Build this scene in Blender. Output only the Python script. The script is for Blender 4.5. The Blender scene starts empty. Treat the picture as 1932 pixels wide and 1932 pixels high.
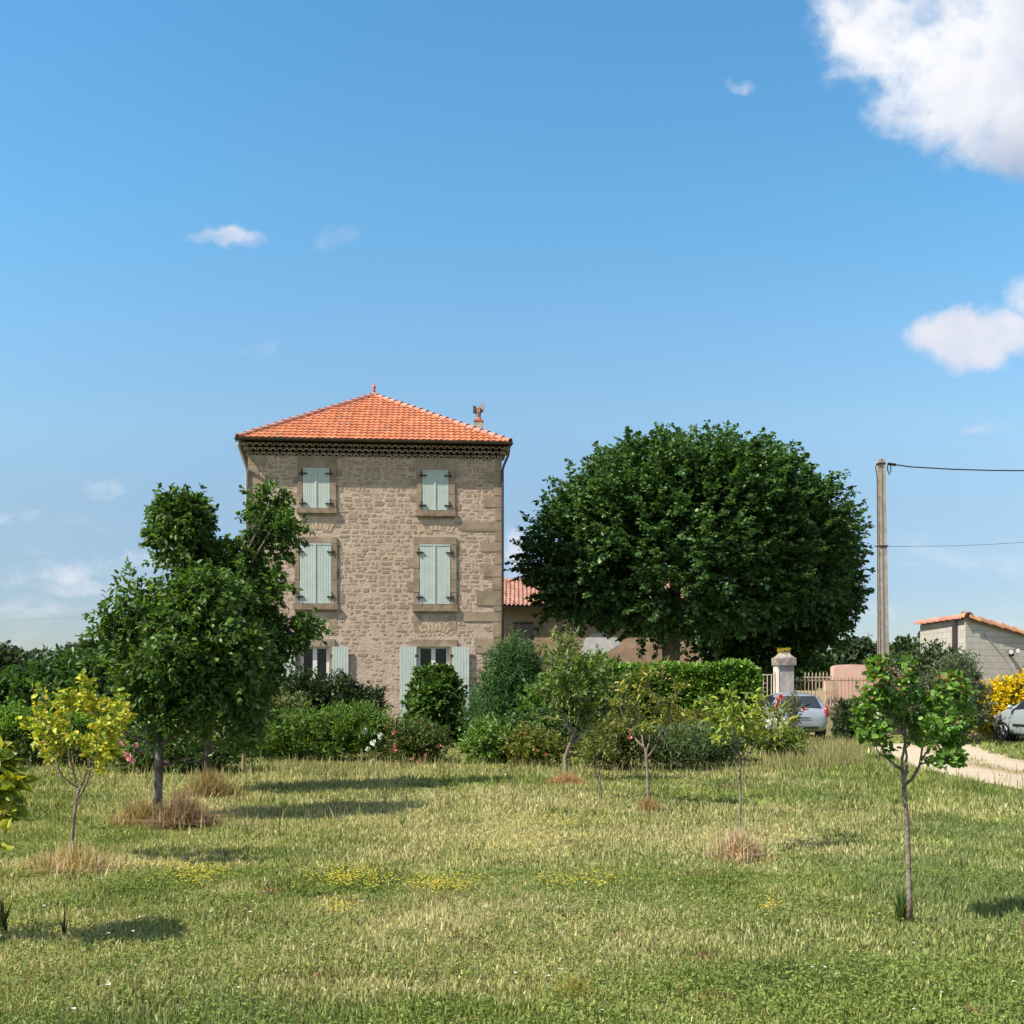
import bpy, math, random
import numpy as np
from mathutils import Vector, Matrix
random.seed(7)
RNG = np.random.default_rng(11)
S = bpy.context.scene
COL = S.collection
F = 1932.0; HZ = 1298.0; EYE = 1.6

# ---------------------------------------------------------------- camera, sky, sun, exposure
cam_d = bpy.data.cameras.new('camera'); cam = bpy.data.objects.new('camera', cam_d); COL.objects.link(cam)
cam.location = (0, 0, EYE); cam.rotation_euler = (math.radians(90), 0, 0)
cam_d.sensor_width = 36; cam_d.lens = 36.0; cam_d.shift_y = (HZ - 966) / 1932
cam_d.clip_start = 0.1; cam_d.clip_end = 5000
S.camera = cam
S.view_settings.view_transform = 'Standard'; S.view_settings.look = 'None'
S.view_settings.exposure = 0.8; S.view_settings.gamma = 1
S.cycles.max_bounces = 6; S.cycles.transparent_max_bounces = 8
S.cycles.use_denoising = True
S.cycles.sample_clamp_indirect = 6

SUNV = Vector((-0.75, -0.41, 1.0)).normalized()      # towards the sun
sun_d = bpy.data.lights.new('sun', 'SUN'); sun = bpy.data.objects.new('sun', sun_d); COL.objects.link(sun)
sun_d.energy = 4.8; sun_d.angle = math.radians(0.53); sun_d.color = (1.0, 0.92, 0.78)
sun.rotation_euler = SUNV.to_track_quat('Z', 'Y').to_euler(); sun.location = (-20, -10, 30)

W = bpy.data.worlds.new('World'); S.world = W; W.use_nodes = True
wt = W.node_tree; wt.nodes.clear()
class NT:
    def __init__(s, t): s.t = t
    def n(s, typ, **kw):
        nd = s.t.nodes.new(typ)
        for k, v in kw.items():
            if k == 'ins':
                for kk, vv in v.items(): s.put(nd.inputs[kk], vv)
            else: setattr(nd, k, v)
        return nd
    def put(s, sock, v):
        if isinstance(v, bpy.types.NodeSocket): s.t.links.new(v, sock)
        else: sock.default_value = v
    def m(s, op, a, b=0.0, c=None, clamp=False):
        nd = s.t.nodes.new('ShaderNodeMath'); nd.operation = op; nd.use_clamp = clamp
        s.put(nd.inputs[0], a); s.put(nd.inputs[1], b)
        if c is not None: s.put(nd.inputs[2], c)
        return nd.outputs[0]
    def mix(s, f, a, b, typ='RGBA', blend='MIX'):
        nd = s.t.nodes.new('ShaderNodeMix'); nd.data_type = typ; nd.blend_type = blend
        s.put(nd.inputs[0], f)
        i = 6 if typ == 'RGBA' else 2
        s.put(nd.inputs[i], a); s.put(nd.inputs[i + 1], b)
        return nd.outputs[2 if typ == 'RGBA' else 0]
    def ss(s, x, lo, hi, a=0.0, b=1.0):
        nd = s.t.nodes.new('ShaderNodeMapRange'); nd.interpolation_type = 'SMOOTHSTEP'
        s.put(nd.inputs[0], x)
        for i, v in enumerate((lo, hi, a, b)): s.put(nd.inputs[i + 1], v)
        return nd.outputs[0]
    def noise(s, vec, scale, detail=4, rough=.55, dist=0.0, dim='3D'):
        nd = s.n('ShaderNodeTexNoise', noise_dimensions=dim)
        if vec is not None: s.put(nd.inputs['Vector'], vec)
        nd.inputs['Scale'].default_value = scale; nd.inputs['Detail'].default_value = detail
        nd.inputs['Roughness'].default_value = rough; nd.inputs['Distortion'].default_value = dist
        return nd.outputs[0]
def rgb(r, g, b): return (r, g, b, 1.0)
w = NT(wt)
sky = w.n('ShaderNodeTexSky', sky_type='NISHITA'); sky.sun_disc = False
sky.sun_elevation = math.asin(SUNV.z); sky.sun_rotation = math.atan2(SUNV.x, SUNV.y)
sky.air_density = 1.0; sky.dust_density = 0.6; sky.ozone_density = 2.2; sky.altitude = 100
tc = w.n('ShaderNodeTexCoord'); sx = w.n('ShaderNodeSeparateXYZ'); w.put(sx.inputs[0], tc.outputs['Generated'])
yy = w.m('MAXIMUM', sx.outputs[1], 0.02)
px = w.m('DIVIDE', sx.outputs[0], yy); pz = w.m('DIVIDE', sx.outputs[2], yy)
cv = w.n('ShaderNodeCombineXYZ'); w.put(cv.inputs[0], px); w.put(cv.inputs[1], pz); cv = cv.outputs[0]
wn = w.noise(cv, 5.5, 8, .58, .15)
wn2 = w.noise(cv, 14, 6, .6, .3)
pzs = w.n('ShaderNodeCombineXYZ'); w.put(pzs.inputs[0], px); w.put(pzs.inputs[1], w.m('MULTIPLY', pz, 2.6)); 
wisp = w.noise(pzs.outputs[0], 7, 9, .62, .4)
BL = [ # u, v, ru, rv, weight
 (1700,70,170,120,1.0),(1640,120,110,60,.75),(1850,120,210,170,1.15),(1890,260,130,95,.95),(1780,190,150,90,.9),(1960,60,180,160,1.2),
 (1875,640,150,62,.95),(1960,560,90,60,.8),(1800,655,90,35,.6),
 (415,455,100,26,.72),(380,440,50,18,.5),(478,655,70,22,.58),(640,450,60,24,.40),(1212,135,48,50,.40),(1195,165,36,22,.42),(1400,150,38,20,.45),
 (1890,808,90,18,.62),(975,1035,34,70,.75),
 (45,972,105,24,.64),(160,925,120,26,.58),(70,490,45,18,.42),(225,1065,150,30,.56),(60,1085,160,34,.62),(150,1110,170,30,.55),(1800,1080,170,26,.52),(40,905,60,20,.5)]
wpx = w.m('ADD', px, w.m('ADD', w.m('MULTIPLY', w.m('SUBTRACT', w.noise(cv, 9, 5, .6), .5), .085), w.m('MULTIPLY', w.m('SUBTRACT', w.noise(cv, 30, 4, .6), .5), .022)))
cvo = w.n('ShaderNodeVectorMath', operation='ADD'); w.put(cvo.inputs[0], cv); cvo.inputs[1].default_value = (7.3, 2.1, 0)
wpz = w.m('ADD', pz, w.m('ADD', w.m('MULTIPLY', w.m('SUBTRACT', w.noise(cvo.outputs[0], 10, 5, .6), .5), .060), w.m('MULTIPLY', w.m('SUBTRACT', w.noise(cvo.outputs[0], 34, 4, .6), .5), .018)))
dens = None
for (u, v, ru, rv, wg) in BL:
    dx = w.m('MULTIPLY', w.m('SUBTRACT', wpx, (u-966)/F), F/ru)
    dz = w.m('MULTIPLY', w.m('SUBTRACT', wpz, (HZ-v)/F), F/rv)
    r2 = w.m('ADD', w.m('MULTIPLY', dx, dx), w.m('MULTIPLY', dz, dz))
    b = w.m('MULTIPLY', w.m('SUBTRACT', 1.15, w.m('MULTIPLY', r2, 0.60), clamp=True), wg)
    dens = b if dens is None else w.m('MAXIMUM', dens, b)
dens = w.m('MULTIPLY', dens, w.ss(dens, 0.0, 0.10))
dd = w.m('ADD', dens, w.m('ADD', w.m('MULTIPLY', w.m('SUBTRACT', wn, .5), 1.5), w.m('MULTIPLY', w.m('SUBTRACT', wn2, .5), .8)))
alpha = w.m('MULTIPLY', w.ss(dd, 0.42, 0.98), w.ss(dens, 0.02, 0.45))
alpha = w.m('MULTIPLY', alpha, w.ss(dens, .25, .85, .42, 1.0))
low = w.m('MULTIPLY', w.ss(pz, 0.30, 0.03), w.ss(wisp, .5, .78))
low = w.m('MULTIPLY', low, w.ss(w.m('ABSOLUTE', w.m('ADD', px, 0.02)), .18, .5, .15, .75))
alpha = w.m('MULTIPLY', w.m('MAXIMUM', alpha, low), w.m('GREATER_THAN', sx.outputs[1], 0.03))
cn = w.noise(cv, 3.6, 5, .55, .3)
shade = w.ss(cn, .36, .62)
under = w.m('MULTIPLY', w.ss(px, .38, .52), w.ss(pz, .58, .48))
under = w.m('MULTIPLY', under, w.ss(pz, .42, .50))
shade = w.m('MULTIPLY', shade, w.m('SUBTRACT', 1.0, w.m('MULTIPLY', under, .9)))
ccol = w.mix(shade, rgb(.66,.71,.85), rgb(1.0,1.0,1.03))
ccol = w.mix(under, ccol, rgb(.40, .46, .62))
SKYK = 0.105
ramp = w.n('ShaderNodeValToRGB'); w.put(ramp.inputs[0], w.m('MULTIPLY', pz, 1.0, clamp=True)); cr = ramp.color_ramp
for i, (p_, c_) in enumerate(((.03,(.55,.57,.63)),(.10,(.59,.62,.68)),(.18,(.76,.78,.76)),(.26,(.93,1.03,.95)),(.35,(.88,1.16,1.12)),(.48,(.74,1.25,1.27)),(.66,(.65,1.22,1.31)))):
    e_ = cr.elements[i] if i < 2 else cr.elements.new(p_); e_.position = p_; e_.color = (*[x/1.4 for x in c_], 1)
skyc = w.n('ShaderNodeVectorMath', operation='MULTIPLY'); w.put(skyc.inputs[0], sky.outputs[0]); w.put(skyc.inputs[1], ramp.outputs[0])
sk2 = w.n('ShaderNodeVectorMath', operation='SCALE'); w.put(sk2.inputs[0], skyc.outputs[0]); sk2.inputs['Scale'].default_value = 1.4; skyc = sk2
front = w.m('MULTIPLY', w.ss(sx.outputs[1], .05, .35), w.ss(pz, 1.5, .85))
skm = w.mix(front, sky.outputs[0], skyc.outputs[0])
rear = w.m('MULTIPLY', w.m('SUBTRACT', 1.0, front), w.ss(w.noise(tc.outputs['Generated'], 2.6, 8, .6, .3), .47, .60))  # unseen broken cloud behind and overhead, added to whiten the blue ambient light
rear = w.m('MULTIPLY', rear, w.ss(sx.outputs[2], -.02, .06))
alpha = w.m('MAXIMUM', w.m('MULTIPLY', alpha, front), w.m('MULTIPLY', rear, .85))
cl = w.n('ShaderNodeVectorMath', operation='SCALE'); w.put(cl.inputs[0], ccol); cl.inputs['Scale'].default_value = 1/SKYK/1.74
final = w.mix(alpha, skm, cl.outputs[0])
bg = w.n('ShaderNodeBackground'); w.put(bg.inputs[0], final); bg.inputs[1].default_value = SKYK
wo = w.n('ShaderNodeOutputWorld'); wt.links.new(bg.outputs[0], wo.inputs[0])

# ---------------------------------------------------------------- helpers
def P(u, v, d): return np.array([(u-966)*d/F, d, EYE+(HZ-v)*d/F])
def GU(u, d): return np.array([(u-966)*d/F, d, 0.0])
ORG = {}
def tagp(o, label=None, cat=None, group=None, kind=None):
    if label: o['label'] = label
    if cat: o['category'] = cat
    if group: o['group'] = group
    if kind: o['kind'] = kind
def thing(name, label, cat, loc, group=None):
    o = bpy.data.objects.new(name, None); COL.objects.link(o); o.location = tuple(float(c) for c in loc)
    o.empty_display_size = .3
    tagp(o, label, cat, group); ORG[o.name] = np.array([float(c) for c in loc]); return o
def link(name, me, m, parent=None, smooth=False, **props):
    o = bpy.data.objects.new(name, me); COL.objects.link(o)
    if m: me.materials.append(m)
    if smooth: me.polygons.foreach_set('use_smooth', [True]*len(me.polygons))
    if parent is not None:
        o.parent = parent; ORG[o.name] = ORG[parent.name]
        org = ORG[parent.name]
        n = len(me.vertices); a = np.empty(n*3, np.float32); me.vertices.foreach_get('co', a)
        a = (a.reshape(-1, 3) - org).astype(np.float32).ravel(); me.vertices.foreach_set('co', a)
    else: ORG[o.name] = np.zeros(3)
    me.update(); tagp(o, **props); return o
class MB:
    def __init__(s): s.v = []; s.f = []
    def add(s, vs, fs):
        k = len(s.v); s.v += [tuple(map(float, p)) for p in vs]; s.f += [tuple(i+k for i in q) for q in fs]; return s
    def box8(s, c):   # 8 corners: bottom 4 ccw, top 4 ccw
        return s.add(c, [(3,2,1,0),(4,5,6,7),(0,1,5,4),(1,2,6,5),(2,3,7,6),(3,0,4,7)])
    def box(s, x0, x1, y0, y1, z0, z1):
        return s.box8([(x0,y0,z0),(x1,y0,z0),(x1,y1,z0),(x0,y1,z0),(x0,y0,z1),(x1,y0,z1),(x1,y1,z1),(x0,y1,z1)])
    def tube(s, pts, rad, n=8, cap=True):
        pts = [Vector([float(c) for c in p]) for p in pts]
        if not hasattr(rad, '__len__'): rad = [rad]*len(pts)
        rings = []; k = len(s.v); prev = None
        for i, p in enumerate(pts):
            t = (pts[min(i+1, len(pts)-1)] - pts[max(i-1, 0)]).normalized()
            if prev is None:
                a = Vector((0, 0, 1)) if abs(t.z) < .9 else Vector((1, 0, 0))
                x = t.cross(a).normalized()
            else: x = (prev - t*prev.dot(t)).normalized()
            prev = x; y = t.cross(x)
            for j in range(n):
                an = 2*math.pi*j/n; q = p + (x*math.cos(an) + y*math.sin(an))*rad[i]; s.v.append(tuple(q))
        for i in range(len(pts)-1):
            for j in range(n):
                a = k+i*n+j; b = k+i*n+(j+1) % n; s.f.append((a, b, b+n, a+n))
        if cap:
            s.f.append(tuple(k+j for j in reversed(range(n)))); s.f.append(tuple(k+(len(pts)-1)*n+j for j in range(n)))
        return s
    def lathe(s, c, prof, n=16):   # prof (r,z)
        k = len(s.v)
        for r, z in prof:
            for j in range(n):
                an = 2*math.pi*j/n; s.v.append((c[0]+r*math.cos(an), c[1]+r*math.sin(an), c[2]+z))
        for i in range(len(prof)-1):
            for j in range(n):
                a = k+i*n+j; b = k+i*n+(j+1) % n; s.f.append((a, b, b+n, a+n))
        s.f.append(tuple(k+j for j in reversed(range(n)))); s.f.append(tuple(k+(len(prof)-1)*n+j for j in range(n)))
        return s
    def build(s, name, m, parent=None, smooth=False, **props):
        me = bpy.data.meshes.new(name); me.from_pydata(s.v, [], s.f)
        return link(name, me, m, parent, smooth, **props)
def npmesh(name, V, Q, col=None, k=None):
    """V (n,3), Q (m,k) faces, col (n,3) point colour"""
    me = bpy.data.meshes.new(name); V = np.asarray(V, np.float32); Q = np.asarray(Q, np.int32)
    me.vertices.add(len(V)); me.vertices.foreach_set('co', V.ravel())
    m, kk = Q.shape
    me.loops.add(m*kk); me.loops.foreach_set('vertex_index', Q.ravel())
    me.polygons.add(m); me.polygons.foreach_set('loop_start', np.arange(0, m*kk, kk, dtype=np.int32))
    me.update(calc_edges=True)
    if col is not None:
        at = me.attributes.new('tint', 'FLOAT_COLOR', 'POINT')
        c = np.ones((len(V), 4), np.float32); c[:, :3] = col; at.data.foreach_set('color', c.ravel())
    return me
def vnoise(p, seed=0):
    """value noise, p (n,k) -> 0..1"""
    p = np.asarray(p, float); k = p.shape[1]; i = np.floor(p).astype(np.int64); f = p - i; f = f*f*(3-2*f)
    out = np.zeros(len(p))
    for c in range(2**k):
        h = np.full(len(p), seed*7919+17, np.int64); wgt = np.ones(len(p))
        for a in range(k):
            b = (c >> a) & 1; h = (h ^ ((i[:, a]+b)*(73856093, 19349663, 83492791)[a])) & 0x7fffffff
            h = (h*1103515245+12345) & 0x7fffffff
            wgt *= f[:, a] if b else 1-f[:, a]
        h = ((h ^ (h >> 13))*1274126177) & 0x7fffffff
        out += wgt*((h >> 8) & 0xffff)/65535.0
    return out
def fbm(p, seed=0, o=3):
    t = 0; a = 1; s = 0
    for i in range(o): t = t + a*vnoise(np.asarray(p)*2**i, seed+i*13); s += a; a *= .55
    return t/s

# ---------------------------------------------------------------- materials
def mat(name, base, rough=.8, c2=None, nscale=3., bump=0., bscale=20., metal=0., spec=.3, f0=.38, f1=.62, detail=5, c3=None, c3s=1.2):
    m = bpy.data.materials.new(name); m.use_nodes = True; t = NT(m.node_tree); b = m.node_tree.nodes['Principled BSDF']
    b.inputs['Roughness'].default_value = rough; b.inputs['Metallic'].default_value = metal
    b.inputs['Specular IOR Level'].default_value = spec
    co = t.n('ShaderNodeTexCoord').outputs['Object']
    c = rgb(*base)
    if c2:
        c = t.mix(t.ss(t.noise(co, nscale, detail), f0, f1), rgb(*base), rgb(*c2))
    if c3:
        c = t.mix(t.ss(t.noise(co, c3s, 6, .65), .52, .7), c, rgb(*c3))
    t.put(b.inputs['Base Color'], c)
    if bump:
        bp = t.n('ShaderNodeBump'); bp.inputs['Strength'].default_value = bump; bp.inputs['Distance'].default_value = .02
        t.put(bp.inputs['Height'], t.noise(co, bscale, 5)); t.put(b.inputs['Normal'], bp.outputs[0])
    return m
def leafmat(name, trans=.35, rough=.45, spec=.35, tk=(1.25, 1.2, .5)):
    m = bpy.data.materials.new(name); m.use_nodes = True; t = NT(m.node_tree); b = m.node_tree.nodes['Principled BSDF']
    at = t.n('ShaderNodeAttribute', attribute_name='tint').outputs['Color']
    t.put(b.inputs['Base Color'], at); b.inputs['Roughness'].default_value = rough; b.inputs['Specular IOR Level'].default_value = spec
    tr = t.n('ShaderNodeBsdfTranslucent'); t.put(tr.inputs[0], t.mix(1.0, at, rgb(*tk), blend='MULTIPLY'))
    mx = t.n('ShaderNodeMixShader'); mx.inputs[0].default_value = trans
    t.t.links.new(b.outputs[0], mx.inputs[1]); t.t.links.new(tr.outputs[0], mx.inputs[2])
    t.t.links.new(mx.outputs[0], m.node_tree.nodes['Material Output'].inputs[0]); return m
LEAF = leafmat('leaf'); GLOSS = leafmat('glossy_leaf', .22, .3, .5); GRASS = leafmat('grass_blade', .38, .6, .2, (1.15, 1.1, .6))
BARK = mat('bark', (.13,.10,.08), .9, (.24,.20,.165), 18, .6, 40)
BARKD = mat('dark_bark', (.075,.062,.05), .9, (.15,.125,.105), 16, .6, 40)
FLOWERM = leafmat('petal', .3, .6, .2, (1, 1, 1))
BRWN = mat('dressed_sandstone', (.29,.225,.165), .9, (.215,.165,.12), 2.2, .5, 25, c3=(.37,.29,.21), c3s=.9)
SILL = mat('weathered_sill', (.27,.205,.14), .9, (.17,.13,.095), 5, .5, 25)
SHUT = mat('pale_green_paint', (.435,.50,.475), .55, (.395,.46,.435), 3, .03)
IRON = mat('black_iron', (.02,.02,.022), .5)
GUTM = mat('dark_zinc', (.05,.04,.036), .55, (.085,.065,.055), 4)
PIPEM = mat('brown_pipe', (.06,.042,.05), .5)
GREYP = mat('grey_pipe', (.33,.33,.34), .5)
FRAME = mat('white_window_frame', (.62,.64,.64), .45)
GLASS = mat('window_glass', (.008,.009,.010), .08, spec=.25)

def rubble(name):
    m = bpy.data.materials.new(name); m.use_nodes = True; t = NT(m.node_tree); b = m.node_tree.nodes['Principled BSDF']
    b.inputs['Roughness'].default_value = .92; b.inputs['Specular IOR Level'].default_value = .15
    co = t.n('ShaderNodeTexCoord').outputs['Object']; s = t.n('ShaderNodeSeparateXYZ'); t.put(s.inputs[0], co)
    hx = t.m('ADD', s.outputs[0], s.outputs[1])
    n1 = t.noise(co, 1.6, 3); n2 = t.noise(co, 7, 3); n3 = t.noise(co, 22, 4, .65)
    ux = t.m('ADD', t.m('MULTIPLY', hx, 1.0), t.m('ADD', t.m('MULTIPLY', n2, .20), t.m('MULTIPLY', n3, .07)))
    uz = t.m('ADD', t.m('MULTIPLY', s.outputs[2], 2.5), t.m('ADD', t.m('MULTIPLY', n1, .5), t.m('ADD', t.m('MULTIPLY', n2, .35), t.m('MULTIPLY', n3, .2))))
    c = t.n('ShaderNodeCombineXYZ'); t.put(c.inputs[0], ux); t.put(c.inputs[1], uz)
    vd = t.n('ShaderNodeTexVoronoi', voronoi_dimensions='2D', feature='DISTANCE_TO_EDGE'); t.put(vd.inputs['Vector'], c.outputs[0]); vd.inputs['Scale'].default_value = 2.9; vd.inputs['Randomness'].default_value = .95
    vc = t.n('ShaderNodeTexVoronoi', voronoi_dimensions='2D'); t.put(vc.inputs['Vector'], c.outputs[0]); vc.inputs['Scale'].default_value = 2.9; vc.inputs['Randomness'].default_value = .95
    cs = t.n('ShaderNodeSeparateColor'); t.put(cs.inputs[0], vc.outputs['Color'])
    edge = t.m('ADD', vd.outputs['Distance'], t.m('MULTIPLY', t.m('SUBTRACT', n3, .5), .30))
    # pointing smeared over more of the stone low on the wall
    cover = t.m('ADD', t.ss(s.outputs[2], 8.5, 1.0, .02, .15), t.m('MULTIPLY', t.m('SUBTRACT', t.noise(co, 1.1, 4), .5), .30))
    stone = t.ss(t.m('SUBTRACT', edge, cover), .03, .12)
    some = t.ss(t.m('ADD', cs.outputs[0], t.ss(s.outputs[2], 2, 8.5, -.12, .35)), .15, .42)
    stone = t.m('MULTIPLY', stone, some)
    stone = t.m('MULTIPLY', stone, t.ss(s.outputs[2], 1.4, 3.0, .12, 1.0))
    sc = t.mix(cs.outputs[1], rgb(.21,.15,.105), rgb(.35,.245,.165))
    sc = t.mix(t.ss(n3, .3, .75), sc, rgb(.25,.20,.155))
    mo = t.mix(t.ss(n3, .35, .65), rgb(.48,.355,.275), rgb(.60,.465,.37))
    mo = t.mix(t.ss(t.noise(co, .7, 5), .45, .7), mo, rgb(.52,.40,.30))
    t.put(b.inputs['Base Color'], t.mix(stone, mo, sc))
    h = t.m('ADD', t.m('MULTIPLY', stone, -.35), t.m('MULTIPLY', n3, .9))
    bp = t.n('ShaderNodeBump'); bp.inputs['Strength'].default_value = .9; bp.inputs['Distance'].default_value = .04
    t.put(bp.inputs['Height'], h); t.put(b.inputs['Normal'], bp.outputs[0]); return m
RUB = rubble('rubble_masonry')
def mortar():
    m = mat('lime_pointing', (.50,.365,.285), .95, spec=.1); t = NT(m.node_tree); b = m.node_tree.nodes['Principled BSDF']; co = t.n('ShaderNodeTexCoord').outputs['Object']
    n3 = t.noise(co, 17, 6, .7); n1 = t.noise(co, 1.1, 5, .6); n4 = t.noise(co, 5, 5, .65)
    c = t.mix(t.ss(n3, .3, .7), rgb(.36,.28,.225), rgb(.485,.385,.31)); c = t.mix(t.ss(n1, .42, .68, 0, .8), c, rgb(.51,.41,.335)); c = t.mix(t.ss(n4, .56, .68, 0, .7), c, rgb(.34,.25,.185))
    t.put(b.inputs['Base Color'], c); bp = t.n('ShaderNodeBump'); bp.inputs['Strength'].default_value = .8; bp.inputs['Distance'].default_value = .045; t.put(bp.inputs['Height'], t.m('ADD', n3, t.m('MULTIPLY', n4, .8))); t.put(b.inputs['Normal'], bp.outputs[0]); return m
def stonem():
    m = mat('rubble_stone', (.3,.22,.16), .92, spec=.15); t = NT(m.node_tree); b = m.node_tree.nodes['Principled BSDF']; co = t.n('ShaderNodeTexCoord').outputs['Object']
    at = t.n('ShaderNodeAttribute', attribute_name='tint').outputs['Color']; sp = t.n('ShaderNodeSeparateColor'); t.put(sp.inputs[0], at); n3 = t.noise(co, 20, 6, .7)
    c = t.mix(sp.outputs[0], rgb(.225,.17,.125), rgb(.34,.255,.185)); c = t.mix(t.ss(sp.outputs[1], .72, .95), c, rgb(.34,.275,.215)); c = t.mix(t.ss(sp.outputs[2], .88, .95), c, rgb(.40,.28,.19))
    c = t.mix(t.ss(n3, .42, .70, 0, .85), c, rgb(.40,.32,.265)); t.put(b.inputs['Base Color'], c)
    bp = t.n('ShaderNodeBump'); bp.inputs['Strength'].default_value = .7; bp.inputs['Distance'].default_value = .03; t.put(bp.inputs['Height'], n3); t.put(b.inputs['Normal'], bp.outputs[0]); return m
MORTAR = mortar(); STONE = stonem()
def tilemat(name, a, b_, c_, cell=(.21, .35), lichen=(.30,.22,.18), lk=.62):
    m = bpy.data.materials.new(name); m.use_nodes = True; t = NT(m.node_tree); b = m.node_tree.nodes['Principled BSDF']
    b.inputs['Roughness'].default_value = .8; b.inputs['Specular IOR Level'].default_value = .2
    at = t.n('ShaderNodeAttribute', attribute_name='tint').outputs['Color']; sp = t.n('ShaderNodeSeparateColor'); t.put(sp.inputs[0], at)
    co = t.n('ShaderNodeTexCoord').outputs['Object']
    c = t.mix(sp.outputs[0], rgb(*a), rgb(*b_)); c = t.mix(t.ss(sp.outputs[1], .8, 1.), c, rgb(*c_))
    c = t.mix(t.ss(t.noise(co, 2.4, 6, .7), lk, .8), c, rgb(*lichen))
    t.put(b.inputs['Base Color'], c); return m
TILE = tilemat('clay_tile', (.38,.130,.062), (.52,.195,.10), (.34,.15,.10), lk=.64)
RIDGE = tilemat('ridge_clay', (.37,.175,.135), (.44,.23,.18), (.33,.15,.115))
CANAL = tilemat('canal_clay', (.44,.235,.17), (.54,.34,.27), (.36,.21,.15), lk=.55)

# ---------------------------------------------------------------- ground
DRIVE_L = [(7.85,-6),(7.85,8),(7.8,15.6),(7.85,20.2),(8.6,24),(9.6,27.8),(9.3,29)]
DRIVE_R = [(11.6,-6),(11.6,8),(11.3,15.6),(10.9,20.2),(11.6,24),(13.0,27.8),(14,29)]
def drive_x(y):
    L = np.interp(y, [p[1] for p in DRIVE_L], [p[0] for p in DRIVE_L]); R = np.interp(y, [p[1] for p in DRIVE_R], [p[0] for p in DRIVE_R]); return L, R
def lawn_col(x, y, r):
    """linear colour of a blade at x,y; r random 0..1"""
    p = np.stack([x, y], 1)
    n1 = fbm(p*.45, 1); n2 = fbm(p*1.7+9, 5); n3 = fbm(p*.9*np.array([1, 2.2])+31, 8)
    u = 966 + x*F/np.maximum(y, .1)
    mid = np.exp(-((y-11.5)/5.0)**2)*np.clip(1-np.abs((u-760)/900)**2, 0, 1)
    right = np.clip((u-1350)/400, 0, 1)*np.clip((y-11)/5, 0, 1)
    tr = (np.exp(-((x+.38+.051*y)/.20)**2)+.8*np.exp(-((x-.36+.051*y)/.18)**2)+.7*np.exp(-((x-.72+.051*y)/.14)**2))*np.clip((y-9)/3, 0, 1)*np.clip((19-y)/3, 0, 1)*np.clip(fbm(p*np.array([.5, .35])+3, 55)*2.4-.6, 0, 1)
    straw = np.clip(.18-.12*np.clip((9-y)/2.5, 0, 1)+.6*tr+.62*mid+1.8*(n1-.5)+.7*(n2-.5)+.7*(n3-.5)-.35*right, 0, 1)
    straw = np.where(r > .93, np.minimum(1, straw+.4), straw)
    g1 = np.array([.125,.172,.042]); g2 = np.array([.31,.36,.105]); g3 = np.array([.19,.24,.095])
    st = np.array([.64,.55,.35]); st2 = np.array([.45,.43,.20]); br = np.array([.28,.19,.11])
    k = np.clip(n2*1.3-.15+(RNG.random(len(x))-.5)*.9, 0, 1)[:, None]
    c = g1*(1-k)+g2*k
    q = np.clip((fbm(p*.6+50, 21)-.5)*4, 0, 1)[:, None]; c = c*(1-q*.6)+g3*q*.6
    s2 = (RNG.random(len(x)) < straw*.95)[:, None]
    kk = RNG.random(len(x))[:, None]; sc = st*kk+st2*(1-kk)
    c = np.where(s2, sc*.75+c*.25, c*(1-.4*straw[:, None])+st2*.4*straw[:, None])
    b = ((fbm(p*2.6+77, 33) > .77) & (RNG.random(len(x)) < .6))[:, None]; c = np.where(b, br, c)
    return c
def ground():
    xs = np.concatenate([[-3000,-800,-200,-80,-45], np.linspace(-32, 32, 130), [45,80,200,800,3000]])
    ys = np.concatenate([[-3000,-600,-100,-30,-8], np.linspace(-2, 48, 120), [60,90,200,800,3000]])
    X, Y = np.meshgrid(xs, ys); near = (np.abs(X) < 33) & (Y > -3) & (Y < 49)
    Z = np.where(near, (fbm(np.stack([X.ravel(), Y.ravel()], 1)*.5, 3).reshape(X.shape)-.5)*.06-.03, -.03)
    c = lawn_col(X.ravel(), Y.ravel(), np.zeros(X.size))*.75+np.array([.05,.05,.02])*.25
    V = np.stack([X.ravel(), Y.ravel(), Z.ravel()], 1); ny, nx = X.shape
    I = np.arange(ny*nx).reshape(ny, nx)
    Q = np.stack([I[:-1, :-1], I[:-1, 1:], I[1:, 1:], I[1:, :-1]], -1).reshape(-1, 4)
    me = npmesh('ground', V, Q, c)
    m = bpy.data.materials.new('turf_soil'); m.use_nodes = True; t = NT(m.node_tree); b = m.node_tree.nodes['Principled BSDF']
    at = t.n('ShaderNodeAttribute', attribute_name='tint').outputs['Color']; co = t.n('ShaderNodeTexCoord').outputs['Object']
    n = t.noise(co, 14, 8, .7); c = t.mix(t.ss(n, .35, .65), t.mix(1., at, rgb(.65,.65,.55), blend='MULTIPLY'), at)
    c = t.mix(t.ss(t.noise(co, 55, 4), .6, .75), c, rgb(.13,.11,.05))
    t.put(b.inputs['Base Color'], c); b.inputs['Roughness'].default_value = 1; b.inputs['Specular IOR Level'].default_value = .05
    bp = t.n('ShaderNodeBump'); bp.inputs['Distance'].default_value = .05; t.put(bp.inputs['Height'], n); t.put(b.inputs['Normal'], bp.outputs[0])
    link('ground', me, m, None, kind='structure')
ground()
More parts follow.
